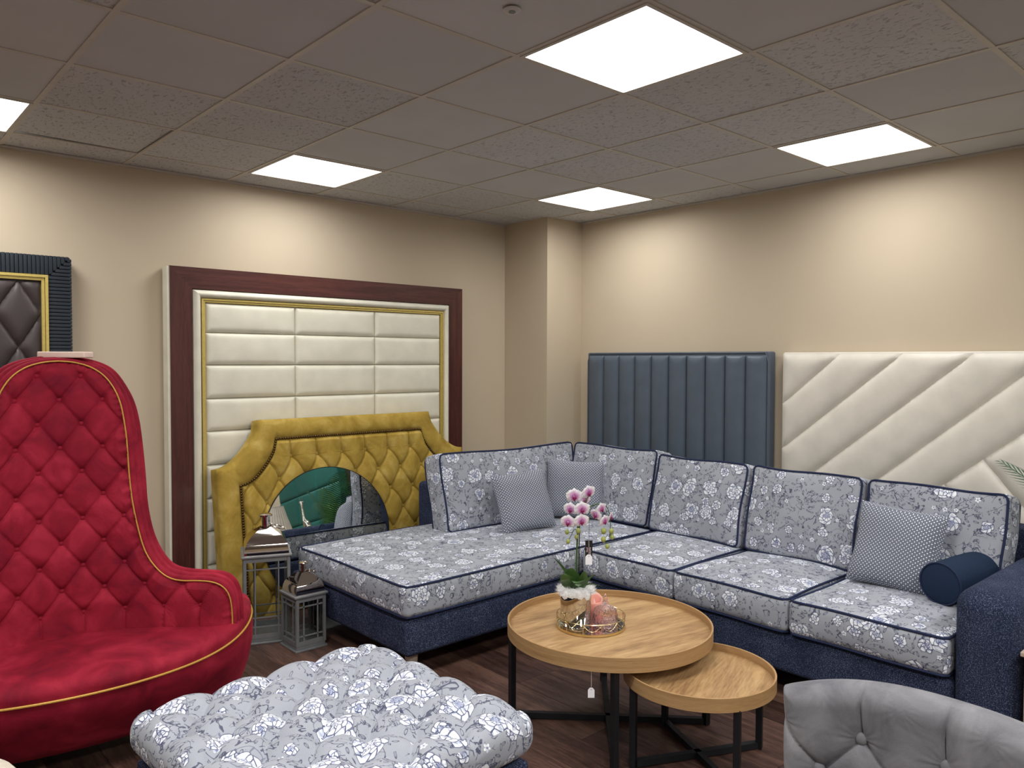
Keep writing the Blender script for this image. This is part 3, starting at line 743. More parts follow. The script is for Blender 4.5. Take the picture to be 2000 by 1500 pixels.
# ------------------------------------------------------------------ cushions
def box_cushion(parent, name, c, size, rot=None, bulge=.03, r=.03, pipe=(1, -1), uvo=None, seed=0, mat='floral', sag=0., axis=2, world=True, edge=.0075, seg=12):
    """boxed cushion with piping around both faces; `axis` local z = face normal; size=(w,d,thick)"""
    w_, d_, h_ = size; rs = np.random.RandomState(seed); ph = rs.rand(6)*6.28
    def fn(V):
        V = V.copy(); x_, y_, z_ = V[:, 0]/(w_/2), V[:, 1]/(d_/2), V[:, 2]/(h_/2)
        cr = np.clip(1-x_**2, 0, 1)**.7*np.clip(1-y_**2, 0, 1)**.7
        V[:, 2] += z_*bulge*cr+.004*np.sin(3*x_+ph[0])*np.cos(2.5*y_+ph[1])
        V[:, 0] += .010*np.sign(x_)*np.abs(x_)*(1-z_**2)*(1-y_**2)-.012*x_*np.abs(y_)**0*(1-y_**2)*0
        V[:, 0] -= .007*x_*(1-np.abs(y_)**2)*np.abs(z_); V[:, 1] -= .007*y_*(1-x_**2)*np.abs(z_)
        V[:, 0] += .004*np.sin(4*y_+ph[2]); V[:, 1] += .004*np.sin(4*x_+ph[3])
        V[:, 2] -= sag*(1-x_**2)*(z_ > 0)
        return V
    T = Matrix.Translation(c) @ (rot.to_4x4() if rot is not None else Matrix.Identity(4))
    mb = MB().rbox((0, 0, 0), size, r, 3, (seg, seg, 3), fn); V0 = np.concatenate(mb.V)
    me_ob = mb.build(name, mat, parent, smooth='all', uv=(rs.rand()*5, rs.rand()*5) if uvo is None else uvo)
    # bake transform into vertices (parent-local)
    Mi = PM[parent.name].inverted() @ T; me_ob.data.transform(Mi)
    for s_ in pipe:
        # rounded rectangle loop slightly inset from the outer edge
        n = 10; lp = []; hx, hy = w_/2-.006, d_/2-.006; rc = .03
        for (cx, cy_, a0) in ((hx-rc, hy-rc, 0), (-hx+rc, hy-rc, PI/2), (-hx+rc, -hy+rc, PI), (hx-rc, -hy+rc, 1.5*PI)):
            for k_ in range(5): a = a0+PI/2*k_/4; lp.append((cx+rc*math.cos(a), cy_+rc*math.sin(a), s_*(h_/2-.006)))
        lp = np.array(lp+[lp[0]]); lp = resample(lp, 120)[:-1]; lp = fn(lp); lp[:, 2] += s_*.002; lp[:, 0] *= 1.0
        pb = MB().tube(lp, edge*.75, 7, closed=True).build('piping', 'piping', me_ob); pb.data.transform(Mi)
    return me_ob
def knife_pillow(parent, size, mat, uvs, seed=0):
    """throw pillow: local x width, y height (0..), z thickness"""
    n = 26; u = np.linspace(-1, 1, n); X, Y = np.meshgrid(u, u, indexing='ij'); rs = np.random.RandomState(seed); p = rs.rand(4)*6
    pinch = 1-.055*(np.abs(X)**2*0+ (1-np.abs(Y)**2)); pinch2 = 1-.055*(1-np.abs(X)**2)
    th = size*.17*np.power(np.clip((1-X**4)*(1-Y**4), 0, 1), .55)
    th = th*(1+.10*np.sin(3*X+p[0])*np.sin(2.5*Y+p[1]))
    mb = MB()
    for s_ in (1, -1):
        P = np.stack([X*size/2*pinch, Y*size/2*pinch2, s_*th+.008*np.sin(2*X+p[2])], -1); mb.grid(P, flip=(s_ < 0))
    o = mb.build('cover', mat, parent, smooth='all', uv=uvs); return o

# ------------------------------------------------------------------ corner sofa
SX, SY = 2.06, 3.03      # chaise front-left corner
sofa = thing('corner_sofa', 'L-shaped corner sofa in grey floral fabric on a navy base', 'sofa', (3.2, 3.0, 0))
ZB0, ZB1, ZS = .125, .32, .475
def wbox(name, c, d, r, mat='navy', seg=(1, 1, 1), fn=None):
    return MB().rbox(c, d, r, 3, seg, fn).build(name, mat, sofa, world=True)
def yslab(x0, x1, y0, y1, z0, z1): return ((x0+x1)/2, (y0+y1)/2, (z0+z1)/2), (x1-x0, y1-y0, z1-z0)
c_, d_ = yslab(2.075, 4.30, 3.045, 4.25, ZB0, ZB1-.012); wbox('base', c_, d_, .025)
c_, d_ = yslab(3.27, 4.30, 1.06, 3.05, ZB0, ZB1-.012); wbox('base', c_, d_, .025)
c_, d_ = yslab(2.985, 4.33, 4.05, 4.26, ZB0+.02, .745); wbox('back_rail', c_, d_, .035)
c_, d_ = yslab(4.13, 4.34, .84, 4.25, ZB0+.02, .775); wbox('back_rail', c_, d_, .035)
c_, d_ = yslab(3.235, 4.345, .835, 1.062, ZB0, .685); wbox('arm', c_, d_, .075)
for (x_, y_) in ((2.16, 3.13), (2.16, 4.12), (3.33, 3.13), (3.36, 1.0), (4.2, 1.0), (4.2, 4.15), (3.36, 2.0)):
    MB().lathe([(.022, 0), (.036, ZB0+.005)], 16, c=(x_, y_, 0)).build('leg', 'palewood' if (x_, y_) == (2.16, 3.13) else 'darkwood', sofa, world=True)
TZ = ZS-ZB1+.0
box_cushion(sofa, 'seat_cushion', ((2.055+3.95)/2, (3.03+4.13)/2, (ZB1+ZS)/2), (3.95-2.055, 1.10, TZ), bulge=.018, uvo=(.3, .2), seed=1, seg=18)
for (y0, y1, sd) in ((2.382, 3.012, 2), (1.745, 2.375, 3), (1.068, 1.738, 4)):
    box_cushion(sofa, 'seat_cushion', ((3.245+4.10)/2, (y0+y1)/2, (ZB1+ZS)/2), (.855, y1-y0, TZ), bulge=.024, seed=sd)
# back cushions: local x width, local y up, local z = front normal
def lean_rot(front, lean):
    f = Vector(front).normalized(); up = Vector((0, 0, 1)); z_ = (f*math.cos(lean)+up*math.sin(lean)); y_ = (up*math.cos(lean)-f*math.sin(lean)); x_ = y_.cross(z_)
    return Matrix((x_, y_, z_)).transposed()
def back_cushion(a, b, front, hgt, thick, lean, seed, zb=.482):
    """a,b: bottom front corners (x,y); front: outward direction"""
    f = Vector((front[0], front[1], 0)).normalized(); R = lean_rot(f, lean); m_ = (Vector((a[0], a[1], zb))+Vector((b[0], b[1], zb)))/2
    c = m_+R @ Vector((0, hgt/2, -thick/2)); w_ = (Vector(a)-Vector(b)).length
    return box_cushion(sofa, 'back_cushion', tuple(c), (w_, hgt, thick), R, bulge=.030, seed=seed, r=.028, seg=12)
LE = math.radians(13)
back_cushion((2.875, 3.775), (4.06, 3.735), (-.02, -1), .50, .17, LE, 11)
back_cushion((3.955, 3.83), (3.925, 3.075), (-1, 0.02), .505, .17, LE, 12)
back_cushion((3.915, 3.055), (3.885, 2.40), (-1, .02), .49, .17, LE, 13)
back_cushion((3.90, 2.375), (3.885, 1.735), (-1, .02), .49, .17, LE, 14)
back_cushion((3.89, 1.715), (3.885, 1.075), (-1, .02), .49, .17, LE, 15)

# throw pillows
def throw(label, a, b, front, size, lean, seed, roll=0., zb=.49):
    f = Vector((front[0], front[1], 0)).normalized(); R = lean_rot(f, lean) @ Matrix.Rotation(roll, 3, 'Z')
    m_ = (Vector((a[0], a[1], zb))+Vector((b[0], b[1], zb)))/2; c = m_+lean_rot(f, lean) @ Vector((0, size/2*.98, 0))
    t = thing('throw_pillow', label, 'pillow', tuple(c), tuple(R.to_euler()), group='dotted throw pillows')
    PM[t.name] = Matrix.Identity(4); knife_pillow(t, size, 'dots', (seed*.11, seed*.07), seed); return t
throw('grey white dotted pillow leaning on the leftmost back cushion of the sofa', (3.13, 3.53), (3.47, 3.46), (-.2, -1), .385, math.radians(22), 1, math.radians(3))
throw('grey white dotted pillow in the inner corner of the sofa behind the orchid', (3.66, 3.74), (3.93, 3.42), (-.78, -.62), .40, math.radians(17), 2, math.radians(-1))
throw('white dotted pillow at the right end of the sofa beside the navy bolster', (3.70, 1.66), (3.72, 1.29), (-1, -.08), .395, math.radians(20), 3, math.radians(-4))
# bolster
a = Vector((3.625, 1.235, .585)); b = Vector((3.985, 1.165, .60)); d = (b-a); L = d.length
R = d.to_track_quat('Z', 'Y').to_matrix().to_4x4()
t = thing('bolster', 'navy cylindrical bolster cushion against the sofa arm', 'pillow', tuple(a), tuple(R.to_euler()))
MB().lathe([(.078, -.003), (.0905, .004), (.093, L*.5), (.0905, L-.004), (.078, L+.003)], 40).build('cover', 'navyplain', t)
for z_ in (0.0, L): MB().tube([(.0905*math.cos(q), .0905*math.sin(q), z_) for q in np.arange(48)/48*2*PI], .0035, 6, closed=True).build('piping', 'piping', t)

# ------------------------------------------------------------------ nesting tables
def tray_table(name, label, c, z, R, legang, rimh, legr, rot):
    t = thing(name, label, 'table', (c[0], c[1], 0), (0, 0, math.radians(rot)))
    MB().lathe([(R-.006, z-.045), (R-.006, z-.032)], 96).build('tabletop', 'oak', t)
    MB().lathe([(R-.008, z-rimh), (R, z-rimh), (R, z-.001), (R-.002, z), (R-.006, z), (R-.008, z-.002), (R-.008, z-rimh)], 96, cap=False).build('rim', 'oakrim', t)
    for k in range(4):
        a = math.radians(legang-rot+90*k); p = np.array([math.cos(a), math.sin(a), 0])*legr
        MB().bar(p+[0, 0, 0.004], p+[0, 0, z-rimh+.004], .024, .024).build('leg', 'black', t)
        MB().bar(p+[0, 0, .0], p+[0, 0, .006], .02, .02).build('foot', 'black', t)
    for k in range(2):
        a = math.radians(legang-rot+90*k); p = np.array([math.cos(a), math.sin(a), 0])*(legr-.012)
        MB().bar(p+[0, 0, .018], -p+[0, 0, .018], .024, .024).build('floor_bar', 'black', t)
        MB().bar(p+[0, 0, z-rimh-.002], -p+[0, 0, z-rimh-.002], .022, .014).build('top_bar', 'black', t)
    return t
tray_table('coffee_table', 'large round oak tray coffee table with black metal legs', (2.515, 2.165), .443, .435, 44, .058, .415, -10)
tray_table('side_table', 'small round oak tray table tucked under the large one', (2.54, 1.728), .362, .290, 64, .052, .275, 19)
# price tag under big table
def hang_tag(name, label, p_top, p_tag, wd, hg, mat, facing, rect=False):
    t = thing(name, label, 'tag', p_tag)
    f = Vector(facing).normalized(); x_ = Vector((0, 0, 1)).cross(f).normalized()
    poly = [(-wd/2, -hg/2), (wd/2, -hg/2), (wd/2, hg*.28), (wd*.22, hg/2), (-wd*.22, hg/2), (-wd/2, hg*.28)]
    if rect: poly = [(-wd/2, -hg/2), (wd/2, -hg/2), (wd/2, hg/2), (-wd/2, hg/2)]
    R = Matrix((x_, Vector((0, 0, 1)), f)).transposed().to_4x4()
    MB().prism(poly, -.0006, .0006).build('card', mat, t, smooth=False, T=R)
    MB().lathe([(.0022, .0006), (.0022, .0010), (.0012, .0010)], 12, c=(0, hg*.33, 0), cap=False).build('eyelet', 'lantern', t, T=R)
    d = Vector(p_top)-Vector(p_tag)
    MB().tube([(0, 0, hg*.33), tuple(Vector((0, 0, hg*.33)).lerp(d, .5)+Vector((.001, 0, 0))), tuple(d)], .0008, 6).build('string', 'string', t)
    return t, R
FN = (-FV[0], -FV[1], 0)
hang_tag('price_tag', 'white price tag hanging under the front of the large table', (2.155, 1.94, .386), (2.155, 1.94, .300), .025, .038, 'paper', FN)

# ------------------------------------------------------------------ tray with orchid, candle, jar
TT = .411
t = thing('mirror_tray', 'round mirrored tray with gold scalloped wire rim on the large table', 'tray', (2.462, 2.222, TT))
MB().lathe([(.143, .004), (.143, .010)], 64).build('mirror_plate', 'mirror', t)
ring = lambda r_, z_: [(r_*math.cos(q), r_*math.sin(q), z_) for q in np.arange(72)/72*2*PI]
MB().lathe([(.143, .002), (.1475, .002), (.1475, .012), (.143, .012), (.143, .002)], 72, cap=False).build('base_rim', 'brass', t)
MB().tube(ring(.147, .052), .0018, 7, closed=True).build('top_ring', 'brass', t)
for k in range(12):
    a = k/12*2*PI; MB().tube([(.147*math.cos(a), .147*math.sin(a), z_) for z_ in (.011, .03, .052)], .0015, 6).build('post', 'brass', t)
    sw = []
    for q in np.linspace(0, 1, 11): b = a+q*2*PI/12; sw.append((.147*math.cos(b), .147*math.sin(b), .050-.026*math.sin(PI*q)))
    MB().tube(sw, .0013, 6).build('swag', 'brass', t)
for k in range(4): a = .4+k*PI/2; MB().sphere((.135*math.cos(a), .135*math.sin(a), .001), (.006, .006, .0035), 10, 6).build('foot', 'brass', t)
PC = (2.418, 2.268); PZ = TT+.0105
t = thing('orchid', 'pink and white orchid in a mirrored cylinder pot on the gold tray', 'plant', (PC[0], PC[1], PZ))
orchid = t
MB().lathe([(.066, 0), (.067, .002), (.067, .128), (.0645, .128), (.0645, .11), (.001, .11)], 56, cap=False).build('pot', 'champ', t)
fl = MB(); rs = np.random.RandomState(3)
for k in range(11):
    a = k/11*6.28+.2; rr_ = .045 if k < 9 else .015
    fl.sphere((rr_*math.cos(a), rr_*math.sin(a), .128+rs.rand()*.012), .024+.006*rs.rand(), 10, 8)
for k in range(3200):
    a = rs.rand()*6.28; r0 = .03+.035*rs.rand(); p = np.array([r0*math.cos(a), r0*math.sin(a), .122+.03*rs.rand()])
    d = np.array([math.cos(a), math.sin(a), 0])*(.3+rs.rand())+np.array([rs.randn()*.5, rs.randn()*.5, rs.rand()*1.2-.1]); d = d/np.linalg.norm(d)*(.012+.014*rs.rand())
    sd = np.cross(d, rs.randn(3)); sd = sd/np.linalg.norm(sd)*.0006
    q = p+np.array([math.cos(a), math.sin(a), .6])*.012
    fl.add([q-sd, q+sd, q+d], [(0, 1, 2)])
o = fl.build('white_fluff', 'fluff', t, smooth='all'); o['kind'] = 'stuff'
def blade(base, tip, bend, wd, mat, name='leaf', fold=.2, rnd=False):
    base, tip, bend = (np.array(q, float) for q in (base, tip, bend)); n = 14; rows = []
    for i in range(n+1):
        s_ = i/n; p = (1-s_)**2*base+2*s_*(1-s_)*bend+s_**2*tip; tg = 2*(1-s_)*(bend-base)+2*s_*(tip-bend); tg /= np.linalg.norm(tg)
        sd = np.cross(tg, FV)+.35*np.cross(tg, [0, 0, 1.]); nn = np.linalg.norm(sd); sd = sd/nn if nn > 1e-3 else np.array([1., 0, 0]); up = np.cross(sd, tg)
        ww = wd*(math.sin(PI*min(1, s_**.7*.97+.03))**.6 if rnd else (1-s_)**.7*min(1, s_*6+.4))
        rows.append([p-sd*ww+up*ww*fold, p, p+sd*ww+up*ww*fold])
    return MB().grid(np.array(rows)).build(name, mat, orchid, smooth='all')
def L_(px, py, dz=0., dd=0.):
    """point on the plane through the pot axis facing the viewer -> local"""
    o3 = np.array([0, 0, H]); dr = FV+RV*(px-1000)/FPX-UV_*(py-750)/FPX
    q = np.array([PC[0], PC[1], PZ])-FV*dd; nn = np.array([FV[0], FV[1], 0]); tt = ((q-o3)@nn)/(dr@nn); return o3+tt*dr-np.array([PC[0], PC[1], PZ])
blade(L_(1124, 1152), L_(1080, 1088, 0), L_(1108, 1112), .011, 'leaf', rnd=False)
blade(L_(1124, 1152), L_(1104, 1120, dd=.05), L_(1100, 1132, dd=.06), .030, 'leaf', rnd=True)
blade(L_(1126, 1150), L_(1122, 1112, dd=.03), L_(1110, 1118, dd=.03), .032, 'leaf', rnd=True)
blade(L_(1130, 1150), L_(1140, 1116, dd=.04), L_(1143, 1132, dd=.04), .022, 'leaf', rnd=True)
blade(L_(1128, 1150), L_(1130, 1146, dd=.11), L_(1128, 1124, dd=.07), .030, 'leaf', rnd=True)
blade(L_(1138, 1150), L_(1162, 1122, dd=.0), L_(1146, 1130), .011, 'leaf')
for (a_, b_) in ((1098, 1140), (1092, 1148), (1088, 1134), (1165, 1142), (1172, 1146), (1180, 1148)):
    blade(L_(1128, 1152), L_(a_, b_, dd=rs.rand()*.06-.02), L_((a_+1128)/2, 1132), .003, 'leaf', name='grass_blade')
stem1 = np.array([L_(1127, 1150), L_(1126, 1100), L_(1128, 1045), L_(1130, 1010), L_(1140, 985), L_(1152, 966)])
def spl(P, n=40):
    P = np.array(P); t_ = np.linspace(0, len(P)-1, n); out_ = []
    for q in t_:
        i = min(int(q), len(P)-2); f = q-i; p0, p1, p2, p3 = P[max(i-1, 0)], P[i], P[i+1], P[min(i+2, len(P)-1)]
        out_.append(.5*((2*p1)+(-p0+p2)*f+(2*p0-5*p1+4*p2-p3)*f*f+(-p0+3*p1-3*p2+p3)*f**3))
    return np.array(out_)
MB().tube(spl(stem1), np.linspace(.0048, .002, 40), 8).build('stem', 'leaf', t)
MB().tube(spl([L_(1130, 1150), L_(1131, 1080), L_(1132, 1030)], 12), .0024, 6).build('support_stick', 'blackcard', t)
MB().tube(spl([L_(1130, 1035), L_(1142, 1000), L_(1165, 985), L_(1185, 990), L_(1192, 1020), L_(1190, 1050)]), np.linspace(.003, .0015, 40), 7).build('stem', 'leaf', t)
MB().tube(spl([L_(1131, 1040), L_(1122, 1034), L_(1116, 1045), L_(1110, 1056)]), .0016, 6).build('stem', 'leaf', t)
buds = [(1107.5, 1039, 4.3), (1129.5, 1037, 5), (1126, 1048.5, 4.2), (1109.5, 1057.5, 4.2), (1179, 1037, 5.6), (1194, 1037.5, 5), (1195.5, 1049, 4.4), (1178.5, 1053.5, 5.2), (1186, 1067, 4.5)]
for (a_, b_, r_) in buds:
    p = L_(a_, b_, dd=.01); r3 = r_/FPX*3.25
    MB().sphere(p, (r3, r3, r3*1.2), 12, 9).build('bud', 'bud', t)
for (a_, b_, c2, d2) in ((1186, 1067, 1183, 1056), (1178.5, 1053.5, 1188, 1044), (1195.5, 1049, 1190, 1046), (1107.5, 1039, 1118, 1040), (1194, 1037.5, 1190, 1050)):
    MB().tube([L_(a_, b_, dd=.008), L_(c2, d2, dd=.004)], .0013, 5).build('bud_stalk', 'leaf', t)
# flowers
def petal_mesh(L, W, cup):
    n, k = 9, 7; P = np.zeros((n, k, 3))
    for i in range(n):
        s_ = i/(n-1); ww = W*math.sin(PI*min(1, .08+.92*s_**.8))**.55 if s_ < 1 else 0.002
        for j in range(k):
            q = (j/(k-1)*2-1); P[i, j] = (q*ww, .003+s_*L, cup*(s_**2)*L-abs(q)**2*.12*ww+.0012*math.sin(9*s_+5*q))
    return P
pA = MB().grid(petal_mesh(.023, .0175, -.15)); pB = MB().grid(petal_mesh(.022, .011, -.22))
flowers = [(1121.7, 969.6, 1.08, 0, 0, .02), (1150, 962, .98, 15, 25, .0), (1114, 995, .95, -5, -20, .015), (1137, 995, 1.05, 5, 5, .035), (1109.5, 1020, 1.0, -8, -15, .02), (1136, 1018, 1.0, 4, 10, .03),
           (1163.5, 1006, .85, -20, -40, .005), (1175, 994, .85, 20, 35, .01), (1181, 1018, .85, 10, 40, .015), (1193, 1010, .75, 20, 65, -.01), (1143, 976, .8, 10, 20, -.02)]
mA = mB = mL = None
Rc = Matrix((tuple(RV), tuple(UV_), tuple(-FV))).transposed()
for (a_, b_, sc, rl, yw, dd) in flowers:
    p = L_(a_, b_, dd=dd)
    R = Rc @ Matrix.Rotation(math.radians(yw), 3, 'Y') @ Matrix.Rotation(math.radians(18), 3, 'X') @ Matrix.Rotation(math.radians(rl), 3, 'Z')
    if mL is None:
        lb = MB().sphere((0, -.002, .005), (.003, .004, .005), 8, 6).sphere((.0038, -.003, .005), (.0022, .004, .003), 8, 6).sphere((-.0038, -.003, .005), (.0022, .004, .003), 8, 6).sphere((0, -.0085, .006), (.0034, .005, .0022), 8, 6)
        fo = lb.build('flower', 'magenta', t); mL = fo.data
    else: fo = bpy.data.objects.new('flower', mL); C.objects.link(fo); fo.parent = t
    fo.matrix_local = Matrix.Translation(p) @ R.to_4x4() @ Matrix.Scale(sc*1.32, 4)
    for kind, ang, zo_ in (('B', 0, 0), ('B', 128, 0), ('B', -128, 0), ('A', 68, .0015), ('A', -68, .0015)):
        if kind == 'A':
            if mA is None: q = pA.build('petal', 'petal', fo, smooth='all'); mA = q.data
            else: q = bpy.data.objects.new('petal', mA); C.objects.link(q); q.parent = fo
        else:
            if mB is None: q = pB.build('petal', 'petal', fo, smooth='all'); mB = q.data
            else: q = bpy.data.objects.new('petal', mB); C.objects.link(q); q.parent = fo
        q.rotation_euler = (0, 0, math.radians(ang)); q.location = (0, 0, zo_)
# tags on the orchid
pt = L_(1150, 1079)+np.array([PC[0], PC[1], PZ]); pt2 = L_(1151, 1004)+np.array([PC[0], PC[1], PZ])
tg, R = hang_tag('black_swing_tag', 'black swing tag hanging from the orchid stem', tuple(pt2), tuple(pt), .031, .104, 'blackcard', FN, True)
for c_ in tg.children:
    if c_.name.startswith('string'): c_.data.materials[0] = M['blackcard']; c_.scale = (1, 1, 1)
for col_, n_ in ((.006, 9), (-.007, 4)):
    for k in range(n_):
        MB().box((col_+random.uniform(-.001, .001), .020-k*.0055, .0009), (.0052, .0030, .0003)).build('lettering', 'pinkink', tg, smooth=False, T=R)
pt = L_(1150, 1093, dd=.006)+np.array([PC[0], PC[1], PZ]); pt2 = L_(1150, 1056, dd=.004)+np.array([PC[0], PC[1], PZ])
hang_tag('white_swing_tag', 'small white price tag in front of the black swing tag', tuple(pt2), tuple(pt), .029, .044, 'paper', FN)
# candle
t = thing('candle', 'pink flameless pillar candle behind the glass jar on the tray', 'candle', (2.535, 2.268, TT+.0105))
def melt(tt, f): return 1.
th = np.arange(40)/40*2*PI; P = []
for (r_, z_, sl) in ((.034, 0, 0), (.037, .003, 0), (.037, .05, .0), (.037, .082, .014), (.035, .086, .014), (.031, .078, .012), (.026, .055, .006), (.012, .045, 0), (.001, .044, 0)):
    P.append([(r_*math.cos(a), r_*math.sin(a), z_+sl*math.sin(a-2.3+1.57*2)+.0015*math.sin(5*a)*(sl > 0)) for a in th])
MB().grid(np.array(P), False, True, flip=True).build('wax_body', 'candle', t, smooth='all')
MB().lathe([(.001, .044), (.006, .052), (.0065, .06), (.004, .072), (.0005, .084)], 14, cap=False).build('flame', 'flame', t)
# jar
t = thing('glass_jar', 'pink patterned glass jar with pointed lid on the tray', 'jar', (2.492, 2.166, TT+.0105))
rib = lambda tt, f: 1+.035*np.abs(np.sin(tt*10+f*9))
MB().lathe([(.030, 0), (.043, .002), (.051, .012), (.053, .028), (.051, .046), (.047, .054), (.0455, .054), (.049, .044), (.050, .028), (.047, .013), (.03, .006), (.001, .006)], 64, rf=rib, cap=False).build('bowl', 'pinkglass', t)
ld_ = MB().lathe([(.0485, .054), (.049, .058), (.047, .068), (.038, .077), (.02, .083), (.008, .086), (.006, .090)], 64, rf=rib, cap=False).build('lid', 'pinkglass', t)
MB().lathe([(.005, .088), (.012, .094), (.013, .100), (.007, .105), (.011, .110), (.010, .117), (.005, .123), (.0065, .127), (.003, .134), (.0004, .138)], 24, cap=False).build('finial', 'pinkglass', ld_)
PM[ld_.name] = PM[t.name]

# ------------------------------------------------------------------ lanterns
def lantern(label, fc, ang, s, hb, hr, hc):
    """fc: front corner; ang: azimuth of right side"""
    a = math.radians(ang); t = thing('lantern', label, 'lantern', (fc[0]+s/2*math.cos(a)-s/2*math.sin(a), fc[1]+s/2*math.sin(a)+s/2*math.cos(a), 0), (0, 0, a), group='grey lanterns')
    MB().rbox((0, 0, .006), (s+.016, s+.016, .012), .003, 2).build('base_plate', 'lantern', t)
    MB().rbox((0, 0, .022), (s-.004, s-.004, .022), .003, 2).build('base_block', 'lantern', t)
    z0, z1 = .03, hb-.012; p = .016
    for k in range(4):
        A = Matrix.Rotation(k*PI/2, 4, 'Z'); mb = MB(); y = -s/2+p/2-.002; hw = s/2-p; q = .007
        mb.box((-s/2+p/2, y, (z0+z1)/2), (p, p, z1-z0)); mb.box((0, y, z1-.012), (s-2*p, p*.8, .024)); mb.box((0, y, z0+.012), (s-2*p, p*.8, .024))
        for sx in (-1, 1): mb.box((sx*hw*.58, y, (z0+z1)/2), (q, q, z1-z0-.02))
        mb.box((0, y, z1-.024-hw*.38), (s-2*p, q, q)); mb.box((0, y, z0+.024+hw*.38), (s-2*p, q, q))
        if hb > .35: mb.box((0, y, z0+.024+hw*.38+.05), (s-2*p, q, q))
        fr = mb.build('side_frame', 'lantern', t, smooth=False, T=A)
        MB().box((0, y+.001, (z0+z1)/2), (s-2*p, .002, z1-z0-.04)).build('glass_pane', 'pane', t, smooth=False, T=A)
    MB().rbox((0, 0, hb-.006), (s+.022, s+.022, .012), .003, 2).build('cornice', 'lantern', t)
    prof = [(1, 0), (1, .08), (.99, .18), (.965, .30), (.92, .43), (.84, .56), (.72, .68), (.55, .80), (.37, .91), (.24, 1.)]
    rt_ = MB(); w0 = s/2*.96; pts = resample(prof, 28)
    for k in range(4):
        c4, s4 = math.cos(k*PI/2), math.sin(k*PI/2); rows = []
        for (f, zz) in pts: ww = w0*f; rows.append([(c4*x_-s4*-ww, s4*x_+c4*-ww, hb+zz*hr) for x_ in np.linspace(-ww, ww, 6)])
        rt_.grid(np.array(rows), flip=True)
    roof = rt_.build('roof', 'chrome', t, smooth=True); PM[roof.name] = PM[t.name]
    wn = w0*.19; rr2 = wn*.95
    MB().lathe([(wn*1.15, hb+hr), (wn*1.15, hb+hr+.004), (rr2, hb+hr+.004), (rr2, hb+hr+hc*.75)], 32).build('neck', 'chrome', t)
    for k in range(8):
        a2 = k/8*2*PI; MB().lathe([(.0025, 0), (.0025, .001)], 10).build('vent_hole', 'blackcard', t, T=Matrix.Rotation(a2, 4, 'Z') @ Matrix.Translation((rr2, 0, hb+hr+hc*.4)) @ Matrix.Rotation(PI/2, 4, 'Y'))
    MB().lathe([(rr2, hb+hr+hc*.72), (wn*1.6, hb+hr+hc*.78), (wn*1.62, hb+hr+hc*.88), (wn*1.1, hb+hr+hc*.97), (.001, hb+hr+hc)], 32, cap=False).build('cap', 'chrome', t)
    rg = []; R0 = s*.17
    for k in range(36): q = k/36*2*PI; rg.append((rr2+R0*1.0+R0*math.cos(q), R0*math.sin(q), hb+hr+hc*.12-R0*.35*(1+math.cos(q))))
    MB().tube(rg, .003, 7, closed=True).build('handle_ring', 'chrome', t)
    return t
lantern('tall grey lantern with polished chrome roof beside the red chair', (1.705, 4.055), -22, .243, .485, .135, .075)
lantern('short grey lantern with polished chrome roof in front of the chaise', (1.868, 3.768), 0, .172, .300, .105, .055)

# ------------------------------------------------------------------ ottoman
t = thing('ottoman', 'square deep-tufted floral ottoman on a navy base in the foreground', 'ottoman', (1.195, 2.165, 0), (0, 0, math.radians(3)))
HS = .468; p_ = .196
def ott(V):
    V = V.copy(); x_, y_, z_ = V[:, 0], V[:, 1], V[:, 2]; L = 2*p_
    xi_, yi_ = np.clip(x_, -L, L), np.clip(y_, -L, L)
    a = (x_-0*p_)/p_+(y_-0*p_)/p_; b = (x_-0*p_)/p_-(y_-0*p_)/p_
    da = np.abs(a-np.round(a))*p_*.7; db = np.abs(b-np.round(b))*p_*.7; ra, rb = np.round(a), np.round(b)
    bx, by = p_*(ra+rb)/2+0*p_, p_*(ra-rb)/2+0*p_; dist = np.hypot(x_-bx, y_-by)
    hc = (1-np.exp(-da/.012))*(1-np.exp(-db/.012)); pf = np.abs(np.sin(PI*a)*np.sin(PI*b))**.5
    ex = np.clip((np.abs(x_)-L)/.03, 0, 1); ey = np.clip((np.abs(y_)-L)/.03, 0, 1); outx = np.abs(x_) > L; outy = np.abs(y_) > L
    for msk, cc in ((outx & ~outy, y_), (outy & ~outx, x_)):
        dv = np.abs((cc-0*p_)/p_-np.round((cc-0*p_)/p_))*p_; hv = 1-np.exp(-dv/.012); pv = np.abs(np.sin(PI*(cc-0*p_)/p_))**.6
        ov = np.maximum(np.abs(x_), np.abs(y_))-L; bd = np.hypot(dv, ov)
        hc = np.where(msk, hv, hc); pf = np.where(msk, pv*.75+.25, pf); dist = np.where(msk, bd, dist)
    cor = outx & outy; hc = np.where(cor, 1, hc); pf = np.where(cor, .9, pf)
    f = .13*hc+.30*pf+.57*(1-np.exp(-(dist/.042)**1.3))
    topw = np.clip(z_/.03, 0, 1)
    V[:, 2] += (f-1)*.050*topw
    side = np.clip((np.maximum(np.abs(x_), np.abs(y_))-L)/(HS-L), 0, 1); sf = np.clip((z_+.07)/.07, .0, 1)*side*(f-1)*.020
    r_ = np.maximum(np.abs(x_), np.abs(y_)); V[:, 0] += sf*np.where(np.abs(x_) >= np.abs(y_)*.98, np.sign(x_), 0); V[:, 1] += sf*np.where(np.abs(y_) >= np.abs(x_)*.98, np.sign(y_), 0)
    V[:, 0] *= 1+.0*z_; low = np.clip(-z_/.08, 0, 1); V[:, 0] *= 1-.05*low**2; V[:, 1] *= 1-.05*low**2
    return V
MB().rbox((0, 0, .375), (2*HS, 2*HS, .17), .070, 6, (110, 110, 4), ott).build('tufted_cushion', 'floral', t, smooth='all', uv=(1.3, 4.2))
MB().rbox((0, 0, .19), (.88, .88, .20), .015, 3).build('base', 'navy', t)
